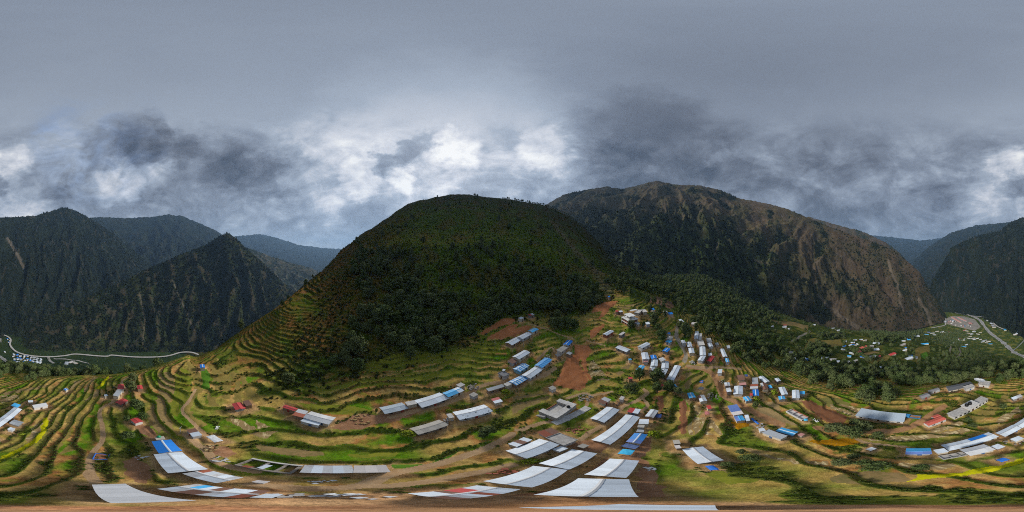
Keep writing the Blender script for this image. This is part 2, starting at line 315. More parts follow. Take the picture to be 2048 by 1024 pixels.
# ------------------------------------------------------------------ fields, yards and paths (outlines on the ground)
# kind, zone, outline, label
FIELDS = [
 ('red', 'T7', '335,85 410,80 400,140 430,200 457,245 400,300 240,262 290,190 310,130', 'large bare red soil field beside the pale stubble triangle'),
 ('red', 'T7', '370,25 450,30 475,65 440,110 452,200 480,232 458,240 424,190 408,112 372,80', 'narrow red soil terrace curving above the large red field'),
 ('straw', 'T7', '470,120 500,130 550,200 580,235 470,230 455,150', 'pale stubble triangle with drying straw beside the red field'),
 ('dry', 'T7', '0,330 200,312 232,332 120,388 0,438', 'brown fallow terrace above the concrete courtyard house'),
 ('red', 'C', '50,270 340,95 500,110 440,165 320,190 220,235 80,300', 'upper red soil terrace at the foot of the wood'),
 ('red', 'C', '140,340 400,185 520,170 480,222 610,180 690,185 640,230 330,355', 'lower red soil terrace behind the pair of long white houses'),
 ('red', 'A', '215,335 430,282 520,282 400,385 330,485 250,530 300,420 150,450', 'red ploughed terrace below the landslide scar'),
 ('red', 'A', '130,680 320,595 330,625 200,760 140,800', 'thin red terrace below the three storey building'),
 ('rice', 'A', '0,500 110,478 175,480 60,560 250,540 160,600 0,690', 'yellow rice terrace beside the clump of tall trees'),
 ('dry', 'A', '490,362 780,312 812,350 560,420', 'tan terrace above the three storey building'),
 ('plum', 'A', '900,242 1050,216 1250,300 1290,368 1222,392 1080,330 920,300', 'purple brown ploughed terraces at the forest edge'),
 ('rice', 'A', '1050,480 1190,490 1130,545 1040,612 1018,575', 'golden rice terrace beside the village track'),
 ('rice', 'A', '1080,612 1240,522 1272,535 1180,640 1100,722 1120,640', 'lower golden rice terrace beside the village track'),
 ('dry', 'A', '590,840 740,745 840,760 680,830 600,865', 'small dry terrace above the village roofs'),
 ('dry', 'A', '660,870 840,785 860,800 720,890', 'thin dry terrace close above the village roofs'),
 ('rice', 'B', '260,310 330,290 340,380 270,400', 'small yellow rice plot beside the white village house'),
 ('dry', 'B', '50,560 200,480 300,465 240,530 120,610', 'curved tan terrace below the white village house'),
 ('plough', 'F', '975,500 1100,475 1180,540 1380,610 1555,690 1460,770 1280,750 1160,660 1040,580', 'rectangular red brown ploughed field behind the unfinished house'),
 ('stubble', 'F', '460,530 620,490 700,540 720,620 830,690 1020,800 800,765 540,690 440,590', 'pale stubble field inside the bend of the dirt road'),
 ('olive', 'F', '1120,450 1400,450 1560,520 1540,560 1440,585 1300,555', 'olive field behind the ploughed red field'),
 ('straw', 'G', '0,430 130,425 290,470 240,545 150,520 0,470', 'straw strewn field beside the long grey shed'),
 ('marigold', 'F', '130,730 180,725 360,750 350,790 210,830 160,780', 'small patch of orange marigolds below the blue roofed house'),
 ('marigold', 'P', '1614,881 1665,877 1713,875 1723,884 1690,891 1640,890', 'long bed of orange marigolds below the road trees'),
 ('mustard', 'M7', '800,642 900,572 1200,568 1600,510 2044,392 2044,432 1600,560 1150,612 900,642', 'long yellow mustard strip below the blue tarpaulin'),
 ('mustard', 'T5', '2,690 120,640 220,570 255,460 285,460 280,530 230,600 100,670 2,712', 'yellow mustard strip beside the pale straw plot'),
 ('mustard', 'L1', '1095,325 1150,260 1230,180 1242,195 1150,322', 'short yellow mustard strip at the edge of the ridge'),
 ('stubble', 'L1', '960,455 1110,330 1150,330 1150,380 1060,430', 'pale plot at the lower end of the short mustard strip'),
 ('straw', 'L1', '280,930 390,720 470,715 465,790 400,880', 'pale straw plot inside the bend of the mustard strip'),
 ('dry', 'L2', '640,270 770,245 840,310 840,480 790,570 740,650 752,740 880,960 790,960 540,790 525,710 640,560 662,400', 'broad tan field with green patches on the ridge'),
 ('lime', 'L2', '850,240 920,300 940,480 900,600 880,760 800,740 780,620 860,480', 'bright green yellow terrace beside the broad tan field'),
 ('lime', 'L2', '890,200 990,212 1045,380 1020,540 900,665 932,500 945,360', 'second green yellow terrace, with orange weeds'),
 ('rice', 'L2', '970,140 1060,150 1160,350 1160,440 1040,600 1030,680 1210,850 1130,870 930,660 1000,580 1070,440 1060,320', 'olive gold terrace with a hooked lower end'),
 ('green', 'L2', '1140,225 1215,215 1250,300 1240,440 1170,450', 'bright green seedling plot below the small blue hut'),
 ('rice', 'L2', '1250,170 1310,160 1400,360 1300,560 1480,750 1500,830 1220,600 1215,510 1300,450', 'gold rice terrace beside the green seedling plot'),
 ('straw', 'L2', '1480,752 1640,800 1820,925 1820,985 1500,832', 'pale harvested terrace below the lone red roofed house'),
 ('rice', 'L2', '1320,85 1350,90 1490,340 1470,550 1380,550 1400,430 1340,200', 'narrow gold terrace ending beside the lone red roofed house'),
 ('rice', 'L2', '1395,130 1430,140 1580,300 1610,590 1520,580 1530,370', 'narrow gold terrace directly above the lone red roofed house'),
 ('rice', 'L2', '1580,250 1640,290 1820,570 1750,590 1620,440', 'topmost gold terrace below the bushy hillside'),
 ('rice', 'G', '1400,530 1700,332 1760,332 1560,560 1392,590', 'olive gold terrace beside the long concrete school'),
 ('straw', 'G', '960,682 1300,560 1312,622 960,722', 'straw terrace below the red roofed building'),
 ('straw', 'G', '300,770 540,742 940,722 1340,650 1362,690 1000,762 620,800', 'long straw terrace below the dirt road'),
 ('straw', 'G', '1580,622 1650,560 1840,445 1856,500 1640,628', 'pale straw plot above the white roofs'),
 ('dry', 'M7', '0,610 200,540 500,530 780,560 800,640 500,670 0,660', 'broad tan terrace beside the end of the long mustard strip'),
 ('straw', 'M7', '660,490 760,445 1000,460 1280,450 1310,490 1150,525 900,510', 'pale terrace below the dark round tree'),
 ('straw', 'E', '500,800 560,790 590,1020 510,1020', 'straw strip on the stepped terraces, farthest uphill'),
 ('straw', 'E', '450,520 530,560 712,665 660,760 560,720 540,620', 'straw plot below the cyan roofed house'),
 ('straw', 'E', '600,760 660,780 690,930 720,1020 620,1020 585,900', 'straw strip in the middle of the stepped terraces'),
 ('straw', 'E', '670,790 740,785 760,940 830,1020 760,1020 700,930', 'straw strip second lowest on the stepped terraces'),
 ('straw', 'E', '790,780 870,840 1000,1010 930,1020 800,880', 'straw strip lowest on the stepped terraces'),
 ('straw', 'M6', '900,250 1000,255 1260,350 1500,400 1830,410 1840,450 1500,440 1180,360', 'long curved straw strip above the dark shrubs'),
 ('plough', 'E', '400,560 470,540 505,640 480,1000 410,1000 400,800', 'brown bare terrace beside the straw strips'),
 ('plough', 'E', '80,500 180,480 190,600 150,690 90,640', 'brown bare terrace below the shade trees'),
 ('rice', 'E', '590,180 740,150 745,200 650,260 640,330 590,300', 'yellow olive plot beside the top of the dirt road'),
 ('rice', 'E', '720,330 800,200 880,290 860,390 740,370', 'yellow olive plot inside the road bend'),
 ('dry', 'E', '480,120 540,100 580,220 530,390 470,400', 'tan plot below the long white hall'),
 ('straw', 'T6', '0,470 60,500 122,540 60,580 0,572', 'straw covered plot beside the long grass bank'),
 ('dry', 'T6', '0,612 200,640 400,662 412,688 200,692 0,642', 'long tan terrace below the grass bank'),
 ('lime', 'T6', '450,245 700,225 900,190 1330,110 1420,122 1200,200 900,255 700,268 300,300', 'long bright grass terrace at the foot of the wood'),
 ('lime', 'T6', '540,150 900,60 1350,10 1480,20 1420,80 1000,130 700,190', 'upper grass terraces along the wood'),
 ('lime', 'T6', '250,370 480,380 640,400 700,420 480,440 300,410', 'green grass shelf above the grey tin house'),
 ('lime', 'T6', '530,680 740,668 860,660 820,690 620,702', 'small bright green plot between two hedges'),
 ('green', 'T6', '800,740 1000,738 1100,700 1200,660 1100,730 930,765 820,762', 'bright green bank beside the footpath'),
 ('lime', 'M6', '620,530 760,500 900,530 1150,600 900,640 700,600', 'bright vegetable plot below the white roof with the blue tarpaulin'),
 ('rice', 'T5', '280,560 300,450 355,440 345,520 300,600', 'short olive terrace beside the mustard strip'),
 ('rice', 'T5', '230,690 380,560 400,440 430,430 420,560 330,660', 'olive terrace second from the mustard strip'),
 ('rice', 'T5', '290,700 440,600 450,440 480,420 480,560 440,650', 'olive terrace third from the mustard strip'),
 ('dry', 'T5', '875,440 1000,400 950,560 880,480', 'brown slope beside the broad tan field'),
 ('dry', 'L1', '0,370 230,330 520,275 500,310 250,360 60,400', 'uppermost pale terrace at the edge of the forest'),
 ('straw', 'L1', '0,400 210,400 215,440 0,490', 'straw plot above the long white roofs'),
 ('stubble', 'L1', '760,330 860,235 915,235 800,335', 'tan strip beside the small blue hut'),
 ('stubble', 'L1', '940,360 1060,195 1095,200 980,350', 'pale strip second from the short mustard strip'),
 ('soil', 'L2', '390,860 500,830 660,960 700,1020 560,1020', 'bare brown yard beside the blue roof'),
 ('soil', 'L3', '390,330 540,270 640,360 720,470 640,560 460,500', 'bare red bank in front of the white roof'),
 ('soil', 'L3', '1255,180 1480,170 1590,245 1490,285 1320,260', 'bare red yard of the open shelter'),
 ('soil', 'T6', '430,530 600,440 760,440 880,420 990,390 1000,420 720,500 590,535', 'brown yard in front of the grey blue tin house'),
 ('soil', 'D', '620,850 800,760 970,745 1230,820 1100,930 900,900', 'brown yard between the white roofs'),
 ('soil', 'T7', '640,690 700,670 780,600 830,560 825,650 770,700 850,770 900,930 720,930 760,750', 'red earth yard beside the blue roofs'),
 ('soil', 'T7', '380,900 470,760 560,690 570,700 500,780 440,830 330,900 100,925 0,920 150,900', 'red earth lane between the large white roofs'),
 ('green', 'H', '1930,560 2000,535 2020,590 1980,630 1935,600', 'round bright green plot on the far terraces'),
 ('rice', 'H', '1840,520 1900,470 2040,450 2040,540 2000,530 1920,560 1930,640 1880,700 1850,620', 'gold terraces around the round green plot'),
 ('rice', 'H', '430,490 500,370 600,350 560,420 480,490', 'gold terraced knoll above the east forest'),
 ('rice', 'H', '620,390 900,370 920,450 800,470 680,460', 'gold terraces beyond the east forest'),
 ('dry', 'H', '0,120 160,145 340,160 500,200 470,270 300,200 100,180', 'brown terraces below the far mountain'),
 ('dry', 'H', '1050,560 1300,530 1400,540 1200,580', 'dry terraces beside the red roofed school'),
 ('rice', 'H', '1260,650 1500,570 1540,580 1500,640 1300,680', 'gold terraces below the red roofed school'),
 ('rice', 'A', '1310,400 1500,470 1640,480 1500,500', 'gold plot in the forest above the track'),
]
REGION = {   # land cover, coarse
 'wood_floor': ['P', '560,700 640,600 700,520 800,480 1000,470 1180,520 1230,600 1150,640 1060,640 960,660 930,690 820,720 720,745 600,780 545,790'],
}
PATHS = [  # zone, line, width, label, name
 ('E', '520,85 650,105 770,140 880,220 950,380 1010,490 1150,560 1300,640 1450,730 1600,800 1775,880', 3.7, 'orange dirt road curving past the white village houses', 'dirt_road'),
 ('G', '-120,660 60,690 300,700 470,690 640,690 800,640 930,570 1000,520 1110,450', 3.3, 'orange dirt road passing the red roofed building', 'dirt_road'),
 ('B', '1010,430 1030,330 960,200 900,100 905,0', 2.6, 'grey gravel track climbing through the village', 'track'),
 ('A', '1440,1000 1350,830 1310,740 1345,560', 2.6, 'upper end of the grey gravel track', 'track'),
 ('B', '1060,490 1300,520 1500,505 1775,530', 2.3, 'level footpath along the forest edge', 'path'),
 ('T5', '745,310 660,375 592,420 605,500 610,590 560,660 535,720 530,800 570,850', 1.4, 'winding footpath between the olive terraces and the bushes', 'path'),
 ('T6', '1524,560 1300,670 1050,745 800,800 600,870 350,885 150,872 0,862', 2.2, 'long footpath below the pinkish white roof', 'path'),
 ('T6', '1524,742 1250,800 1000,845 800,868 640,868', 1.9, 'footpath beside the red patched roof', 'path'),
 ('D', '-40,620 330,505 430,510', 1.7, 'footpath reaching the concrete courtyard house', 'path'),
 ('D', '820,745 960,640 1150,530 1370,320 1450,270 1600,210 1660,170 1730,110 1690,60', 1.7, 'footpath between the two white gabled roofs', 'path'),
 ('D', '1660,170 1740,270 1660,350 1640,400', 1.4, 'short footpath fork above the red patched hut', 'path'),
 ('D', '900,285 925,210 970,150 860,115 640,180', 1.3, 'footpath behind the concrete courtyard house', 'path'),
 ('D', '970,150 1080,125 1250,90', 1.3, 'footpath along the top of the rubble heap', 'path'),
 ('L5', '0,690 300,612 560,560 800,480 950,400 1100,310 1210,280 1350,270 1450,262', 2.0, 'earth lane in front of the white roofed row', 'path'),
 ('C', '400,940 640,860 850,780 960,700', 2.3, 'earth lane in front of the blue striped roofs', 'path'),
 ('C', '640,160 850,225 1000,290 1180,345', 1.3, 'footpath above the bright blue roof', 'path'),
 ('C', '740,600 900,455 960,490', 1.3, 'footpath between the white house and the grey roof', 'path'),
 ('C', '1340,365 1560,425', 1.3, 'thin footpath along the terrace edge above the red field', 'path'),
 ('L2', '1200,960 1080,850 930,690 1000,590 1080,450', 1.2, 'footpath around the hooked terrace', 'path'),
 ('T5', '1100,560 1230,660 1260,710 1400,760 1524,785', 1.7, 'footpath behind the white and blue roofs', 'path'),
 ('M7', '280,200 380,240 560,260 780,280', 1.3, 'footpath to the cyan and blue roofed house', 'path'),
 ('H', '280,400 400,325 510,270', 4.4, 'pale track beyond the east forest', 'track'),
 ('H', '765,205 880,280 950,350', 4.4, 'pale lane descending to the far village', 'track'),
 ('L8', '500,935 520,850', 4.4, 'pale track on the far terraces', 'track'),
 ('L8', '560,995 640,930 620,865', 4.4, 'curved pale track below the far houses', 'track'),
 ('L1', '1400,380 1440,350 1380,250 1470,190', 1.2, 'narrow footpath behind the red roofs', 'path'),
]
def to_ground(zone, pts, Zarr):
    return [cast(Zarr, x, y)[:2] for x, y in zp(zone, pts)]
def close_up(poly, lim=2.2):
    """drop outline points that shot past a ridge"""
    r = np.array([math.hypot(*p) for p in poly]); m = np.median(r)
    return [p if q < m * lim else (p[0] / q * m * lim, p[1] / q * m * lim) for p, q in zip(poly, r)]
field_xy = [close_up(to_ground(z, p, Z0)) for _, z, p, _ in FIELDS]
path_xy = [smooth_line(close_up(to_ground(z, p, Z0), 4)) for z, p, _, _, _ in PATHS]
wood_xy = close_up(to_ground(*REGION['wood_floor'], Z0), 6)

# ------------------------------------------------------------------ terracing
tw = np.ones_like(Z0)
on_hill = ((PXG > 380) & (PXG < 1230)) * 1.0
tw *= 1 - 0.75 * sstep(150, 300, RG) * (1 - on_hill)
tw *= 1 - sstep(330, 470, RG)
hill_px = sstep(690, 860, PXG) * (1 - sstep(1150, 1230, PXG)) * sstep(95, 130, RG)
tw *= 1 - 0.5 * hill_px
tw *= sstep(2, 8, RG)
tw *= 1 - 0.6 * sstep(0.05, 0.4, fbm(X / 17.0 + 50, Y / 17.0, 3)) * sstep(70, 95, RG)
def bbox_mask(poly, m=3.0):
    xs = [p[0] for p in poly]; ys = [p[1] for p in poly]
    return (X > min(xs) - m) & (X < max(xs) + m) & (Y > min(ys) - m) & (Y < max(ys) + m)
for (k, _, _, _), poly in zip(FIELDS, field_xy):
    bm = bbox_mask(poly, 6)
    i = np.nonzero(bm)
    if not len(i[0]): continue
    x, y = X[i], Y[i]
    dd = polydist(x, y, poly, True); ins = inpoly(x, y, poly)
    s = np.where(ins, dd, -dd)
    tw[i] *= 1 - (0.9 if k in ('red', 'plough', 'soil', 'marigold', 'mustard') else 0.5 if k == 'green' else 0.15) * sstep(-1.0, 2.0, s)
for (z, p, wd, lb, nm), line in zip(PATHS, path_xy):
    bm = bbox_mask(line, wd + 3); i = np.nonzero(bm)
    if not len(i[0]): continue
    d = polydist(X[i], Y[i], line)
    tw[i] *= 1 - 0.85 * (1 - sstep(wd * 0.5, wd * 0.5 + 2.5, d))
zz = Z0 + 1.5 * fbm(X / 30.0, Y / 30.0, 3) + 0.35 * pnoise(X / 7.0, Y / 7.0)
steep = sstep(78, 118, RG) * ((PXG > 380) & (PXG < 1180))
HSTEP = 1.4
q = zz / HSTEP
fq = q - np.floor(q)
riser = sstep(0.70, 0.76, fq) * (1 - sstep(0.97, 1.0, fq))
stair = HSTEP * (np.floor(q) + sstep(0.68, 0.97, fq))
qb = zz / (HSTEP * 2); fb = qb - np.floor(qb)
big = sstep(135, 165, RG) * on_hill            # taller, wider steps high on the hill
riser = riser * (1 - big) + sstep(0.60, 0.70, fb) * (1 - sstep(0.97, 1.0, fb)) * big
stair = stair * (1 - big) + HSTEP * 2 * (np.floor(qb) + sstep(0.66, 0.97, fb)) * big
Z1 = Z0 + (stair - zz) * tw
# small mounds everywhere near
Z1 += (0.10 * fbm(X / 2.3, Y / 2.3, 2)) * (1 - sstep(60, 160, RG)) * sstep(1, 6, RG)
terr_id = np.floor(q)
# ------------------------------------------------------------------ buildings: zone, roof outline, roof form, roof cover, label
# forms: g gable, s single slope, f flat concrete, t sheet or tarpaulin on posts.  covers: W white tin, G grey, B blue, C cyan, R red, U rust, K concrete, E beige, P white and rust, S blue-white stripes, D dark, X many colours, N pinkish white, Q red-white-blue
BUILD = [
 ('D', '1450,398 1630,432 1235,815 970,740', 'g', 'W', 'longest white tin roof, running uphill from the brown yard towards the patched hut'),
 ('D', '1190,288 1355,335 1150,512 958,447', 'g', 'W', 'white tin gabled house with pink eave below the rubble heap'),
 ('L6', '1100,105 1255,152 1000,262 832,200', 'g', 'W', 'white gabled roof next to the bare concrete slab'),
 ('L6', '1345,188 1560,222 1330,345 1095,302', 'g', 'W', 'white gabled roof at the head of the red earth lane'),
 ('L6', '1050,322 1320,347 1050,490 650,440', 'g', 'W', 'broad white roof between the red patched roof and the earth lane'),
 ('L6', '75,540 520,486 1010,490 420,585', 'g', 'PR', 'white and rusty roof with one bright red patch'),
 ('L6', '1650,262 1885,280 1780,412 1450,390', 'g', 'W', 'white gabled roof beyond the earth lane, with a small rust spot'),
 ('L6', '1395,420 1808,424 1868,565 1060,548', 'g', 'W', 'biggest white roof, lying lowest, with a dark ridge line'),
 ('P', '980,1017 1240,1004.5 1490,1013.5 1330,1018', 's', 'W', 'narrow white roof straight below the drone'),
 ('L6', '1265,163 1325,185 1258,210 1198,190', 's', 'W', 'small white lean to beside the broad white roofs', 'shed', 'shed'),
 ('L6', '975,93 1040,118 925,170 845,150', 's', 'P', 'small stained white shed above the white gabled roof', 'shed', 'shed'),
 ('D', '230,640 435,585 530,640 350,715', 's', 'PU', 'rusty red and white sheet roof touching the concrete slab'),
 ('D', '350,718 540,655 790,745 600,830', 'f', 'K', 'house with bare stained concrete slab roof below the rusty sheets', 'concrete_house', 'house'),
 ('D', '785,830 860,800 940,825 860,868', 's', 'E', 'small beige roofed hut in the brown yard', 'hut', 'hut'),
 ('D', '1560,650 1745,675 1640,800 1450,772', 'g', 'B', 'dusty blue roof with a pale ridge strip'),
 ('D', '1425,795 1640,822 1565,885 1400,832', 't', 'BT', 'faded blue tarpaulin shelter between two blue roofs', 'tarpaulin_shelter', 'shelter'),
 ('D', '1400,868 1575,895 1500,960 1340,935', 't', 'C', 'bright cyan tarpaulin shelter with white blotches', 'tarpaulin_shelter', 'shelter'),
 ('D', '1500,305 1640,335 1620,390 1470,368', 's', 'Q', 'hut roofed in red, white and blue sheets at the end of the longest roof', 'hut', 'hut'),
 ('T7', '832,412 866,418 850,462 783,452', 'g', 'P', 'white and rusty hut beside the brown terraces'),
 ('T7', '862,438 892,444 886,464 856,460', 't', 'BD', 'small dark blue tarpaulin beside the white and rusty hut', 'tarpaulin_shelter', 'shelter'),
 ('D', '1630,462 1765,470 1750,540 1622,522', 's', 'WR', 'small white roof with a red corner below the white and rusty hut', 'hut', 'hut'),
 ('D', '1612,542 1705,547 1690,580 1605,575', 's', 'E', 'beige sheet hut directly below the red cornered roof', 'hut', 'hut'),
 ('D', '1600,605 1695,615 1685,645 1590,640', 's', 'G', 'grey sheet hut just above the dusty blue roof', 'hut', 'hut'),
 ('D', '1060,215 1160,165 1240,195 1140,270', 's', 'U', 'rusty brown patched hut behind the white house with pink eave', 'hut', 'hut'),
 ('D', '1357,185 1380,152 1430,160 1398,210', 's', 'N', 'tiny pinkish shed in the bushes by the path fork', 'shed', 'shed'),
 ('L3', '700,118 905,98 1022,215 775,243', 'g', 'BB', 'vivid blue roof with one white strip'),
 ('L3', '722,252 1020,228 1295,408 870,450', 'g', 'W', 'white roof joined to the vivid blue roof'),
 ('L3', '1005,452 1310,417 1670,500 1370,553', 'g', 'PW', 'white roof with rusty sheets, next after the vivid blue and white pair'),
 ('L3', '745,617 1190,564 1990,640 1580,710', 'g', 'PX', 'long patchwork roof of white and rusty sheets with one blue sheet'),
 ('L3', '82,572 420,566 1200,740 240,765', 's', 'GW', 'wide pale grey roof at the bottom of the footpath'),
 ('L3', '750,75 825,62 845,98 735,100', 's', 'E', 'little beige shed touching the vivid blue roof', 'shed', 'shed'),
 ('L2', '980,905 1085,890 1160,965 1060,990', 's', 'P', 'white sheet shed with rust streaks below the hooked terrace', 'shed', 'shed'),
 ('L3', '1270,65 1355,52 1450,108 1365,135', 't', 'N', 'open shelter with pale roof above the bare red yard', 'open_shelter', 'shelter'),
 ('M8', '930,312 1345,316 1385,380 895,378', 's', 'PS', 'long white blue roof with rusty end beside the roofless walls'),
 ('M8', '1352,316 1640,313 1710,372 1392,380', 's', 'N', 'pinkish white roof continuing the long white blue roof'),
 ('M8', '455,460 520,448 615,455 580,478', 's', 'N', 'small pink slab shed on the earth bank', 'shed', 'shed'),
 ('M8', '440,600 560,572 755,566 640,605', 's', 'P', 'low rusty sheet hut at the end of the patchwork roof', 'hut', 'hut'),
 ('L4', '155,470 200,445 355,485 318,530', 'g', 'R', 'red roofed white house at the end of the grey tin row'),
 ('L4', '285,575 365,500 490,525 420,610', 's', 'PU', 'brown rusty roof with blue scraps between the red roof and the grey tin house'),
 ('L4', '520,525 835,598 760,700 430,600', 'g', 'PG', 'grey tin house with rust streaks on the grass bend'),
 ('L4', '435,612 660,668 625,710 393,652', 's', 'W', 'clean white lean to in front of the grey tin house', 'lean_to', 'shed'),
 ('L4', '1400,470 1690,412 1765,485 1470,562', 'g', 'GB', 'grey blue tin house alone on the brown yard'),
 ('L4', '1720,410 1850,385 1885,430 1765,455', 'f', 'E', 'flat beige house with red doors between two tin roofs', 'concrete_house', 'house'),
 ('L5', '285,480 600,385 705,460 385,570', 'g', 'W', 'white gabled house joined to the cyan roof'),
 ('L5', '628,392 820,320 890,365 705,445', 'g', 'CW', 'cyan roof with a white end on the earth lane'),
 ('L5', '790,300 855,270 905,295 850,325', 'f', 'E', 'small flat concrete hut behind the cyan roof', 'hut', 'hut'),
 ('L5', '735,625 1130,530 1240,612 860,712', 'g', 'WH', 'worn white roof speckled with black holes'),
 ('L5', '675,650 738,640 775,690 715,700', 'f', 'E', 'small hut at the end of the worn white roof', 'hut', 'hut'),
 ('L5', '230,820 600,710 695,785 345,893', 'g', 'E', 'beige grey corrugated roof below the worn white roof'),
 ('L5', '950,415 1005,390 1065,410 1010,445', 's', 'E', 'little stone hut beside the earth lane', 'hut', 'hut'),
 ('L5', '1215,465 1310,448 1360,500 1265,522', 's', 'Q', 'small hut striped red, white and blue on the fallow terrace', 'hut', 'hut'),
 ('L5', '1145,350 1350,290 1385,318 1200,372', 's', 'G', 'long low grey shed continuing the blue striped row', 'shed', 'shed'),
 ('C', '410,850 560,778 640,820 490,912', 'g', 'S', 'blue and white striped roof, lowest of the blue row'),
 ('C', '565,780 720,670 820,715 660,820', 'g', 'W', 'white gabled house in the middle of the blue row'),
 ('C', '715,660 850,562 925,600 810,695', 'g', 'SB', 'all blue striped roof at the upper end of the blue row'),
 ('C', '450,695 585,635 640,665 545,750', 'g', 'S', 'cyan walled house with striped roof standing behind the blue row'),
 ('C', '455,555 590,475 665,510 525,590', 'g', 'W', 'single white gabled house with cream walls above the striped roof'),
 ('C', '370,385 490,320 570,350 440,420', 'g', 'W', 'lower half of the long white house below the red terraces'),
 ('C', '505,320 625,258 680,290 572,346', 'g', 'W', 'upper half of the long white house next to the cyan roof'),
 ('C', '635,245 710,208 765,230 690,268', 'g', 'C', 'cyan roof at the top of the long white house'),
 ('C', '395,615 445,580 515,610 450,645', 's', 'U', 'dark rusty shed in front of the cream walled house', 'shed', 'shed'),
 ('C', '260,760 350,735 420,775 350,805', 'f', 'G', 'grey slate hut below the rusty shed', 'hut', 'hut'),
 ('C', '325,725 345,708 370,720 345,735', 's', 'W', 'tiny white privy beside the grey slate hut', 'privy', 'hut'),
 ('C', '975,480 1070,430 1120,445 1040,510', 's', 'E', 'grey beige roof below the deep blue roof near the red field'),
 ('C', '1060,410 1110,360 1185,365 1130,425', 'g', 'BB', 'deep blue roof at the top corner of the large red field'),
 ('C', '1100,520 1130,500 1180,515 1140,540', 's', 'G', 'small pale shed on the edge of the large red field', 'shed', 'shed'),
 ('C', '965,530 1000,520 1040,550 990,562', 's', 'D', 'small dark shed behind the all blue striped roof', 'shed', 'shed'),
 ('C', '340,890 410,860 445,890 385,920', 'f', 'N', 'small white house with blue door at the lower end of the blue row', 'hut', 'hut'),
 ('C', '880,935 940,910 980,940 930,960', 's', 'E', 'beige sheet shelter below the large red field', 'shed', 'shed'),
 ('C', '640,55 690,40 715,50 665,68', 's', 'Q', 'tiny red and blue roof among the trees above the red terraces', 'hut', 'hut'),
 ('C', '525,95 560,80 585,95 550,110', 's', 'W', 'tiny white tank house among the trees', 'hut', 'hut'),
 ('A', '740,440 800,405 845,415 800,465', 'f', 'N', 'white roofed house right behind the three storey building'),
 ('A', '835,408 880,395 912,425 872,455', 'f', 'N', 'white flat roof farthest up behind the three storey building'),
 ('A', '670,412 760,395 785,408 700,425', 't', 'W', 'white plastic sheet spread behind the three storey building', 'tarpaulin_shelter', 'shelter'),
 ('A', '310,730 420,675 455,700 360,760', 'g', 'W', 'white gabled house with brick wall on the upper terraces'),
 ('A', '525,745 590,705 620,715 560,755', 's', 'N', 'pale pink roofed shed beside the upper path', 'shed', 'shed'),
 ('A', '480,915 550,890 690,940 640,985', 'g', 'W', 'white roof beside the small yellow rice plot'),
 ('A', '775,905 905,845 960,870 850,925', 'g', 'W', 'white gabled house above the blue village roofs'),
 ('A', '1178,800 1210,770 1272,776 1245,822', 'f', 'E', 'beige roof joined to the cyan roof by the track'),
 ('A', '1172,832 1190,816 1250,826 1232,866', 's', 'C', 'cyan lean to below the beige roof by the track', 'lean_to', 'shed'),
 ('A', '1110,970 1170,925 1235,930 1200,980', 'g', 'BB', 'bright blue roof among bushes beside the track'),
 ('A', '1195,725 1215,712 1240,722 1215,740', 's', 'BB', 'tiny blue hut above the beige roof', 'hut', 'hut'),
 ('A', '1350,540 1380,530 1420,560 1385,580', 'g', 'W', 'white house at the top of the gravel track'),
 ('A', '1200,445 1255,438 1272,465 1215,470', 's', 'BB', 'blue roof beside the purple brown terraces'),
 ('A', '1138,425 1165,415 1198,440 1155,446', 's', 'W', 'white hut beside the blue roof under the purple terraces'),
 ('A', '975,390 1000,380 1018,402 990,412', 's', 'BB', 'tiny blue hut at the corner of the purple terraces', 'hut', 'hut'),
 ('A', '1515,578 1590,580 1602,606 1530,602', 's', 'N', 'pinkish low roof at the edge of the forest track', 'shed', 'shed'),
 ('A', '755,590 790,575 815,590 785,612', 's', 'W', 'small white hut below the three storey building', 'hut', 'hut'),
 ('A', '890,580 940,570 957,600 910,608', 's', 'W', 'white blue hut beside the rice terraces', 'hut', 'hut'),
 ('A', '480,420 510,410 525,425 495,440', 's', 'R', 'tiny red roofed hut above the three storey building', 'hut', 'hut'),
 ('A', '525,425 560,415 585,430 550,442', 's', 'W', 'tiny white roofed hut beside the tiny red one', 'hut', 'hut'),
 ('A', '380,222 400,214 414,228 395,238', 's', 'BB', 'tiny blue hut high on the ploughed terraces', 'hut', 'hut'),
 ('B', '550,345 625,335 645,385 565,390', 'g', 'BB', 'blue roof at the upper end of the second village row'),
 ('B', '570,394 655,394 650,490 550,485', 'g', 'W', 'white roof below the blue one in the second village row'),
 ('B', '530,520 560,492 615,502 590,575', 'g', 'P', 'rusty white hut at the lower end of the second village row', 'hut', 'hut'),
 ('B', '425,310 515,300 540,390 440,400', 'g', 'W', 'white roof of the first village row beside the yellow rice plot'),
 ('B', '455,402 520,402 515,436 460,440', 's', 'RP', 'pink red lean to below the first village row', 'lean_to', 'shed'),
 ('B', '355,535 405,478 482,490 425,560', 'g', 'C', 'cyan blue roof with red walls above the shade trees'),
 ('B', '710,420 805,430 800,522 700,512', 'g', 'W', 'white roof with a red mark in the third village row'),
 ('B', '700,518 795,530 740,635 645,610', 'g', 'W', 'lowest white roof of the third village row'),
 ('B', '880,478 970,488 870,685 770,668', 'g', 'W', 'long white hall beside the tan plot'),
 ('B', '660,390 720,370 760,405 702,430', 's', 'U', 'rusty hut at the top of the third village row', 'hut', 'hut'),
 ('B', '960,140 1020,135 1035,175 990,180', 'g', 'W', 'small white house right on the gravel track'),
 ('B', '1045,165 1105,160 1125,225 1060,230', 'g', 'W', 'white house second beside the gravel track'),
 ('B', '1070,245 1140,240 1155,310 1080,315', 'g', 'W', 'white house third and lowest beside the gravel track'),
 ('B', '1160,20 1215,15 1200,120 1150,115', 'g', 'W', 'uppermost long white house beside a beige slab'),
 ('B', '1216,45 1255,40 1250,135 1206,125', 'f', 'E', 'beige slab roof joined to the uppermost long white house', 'concrete_house', 'house'),
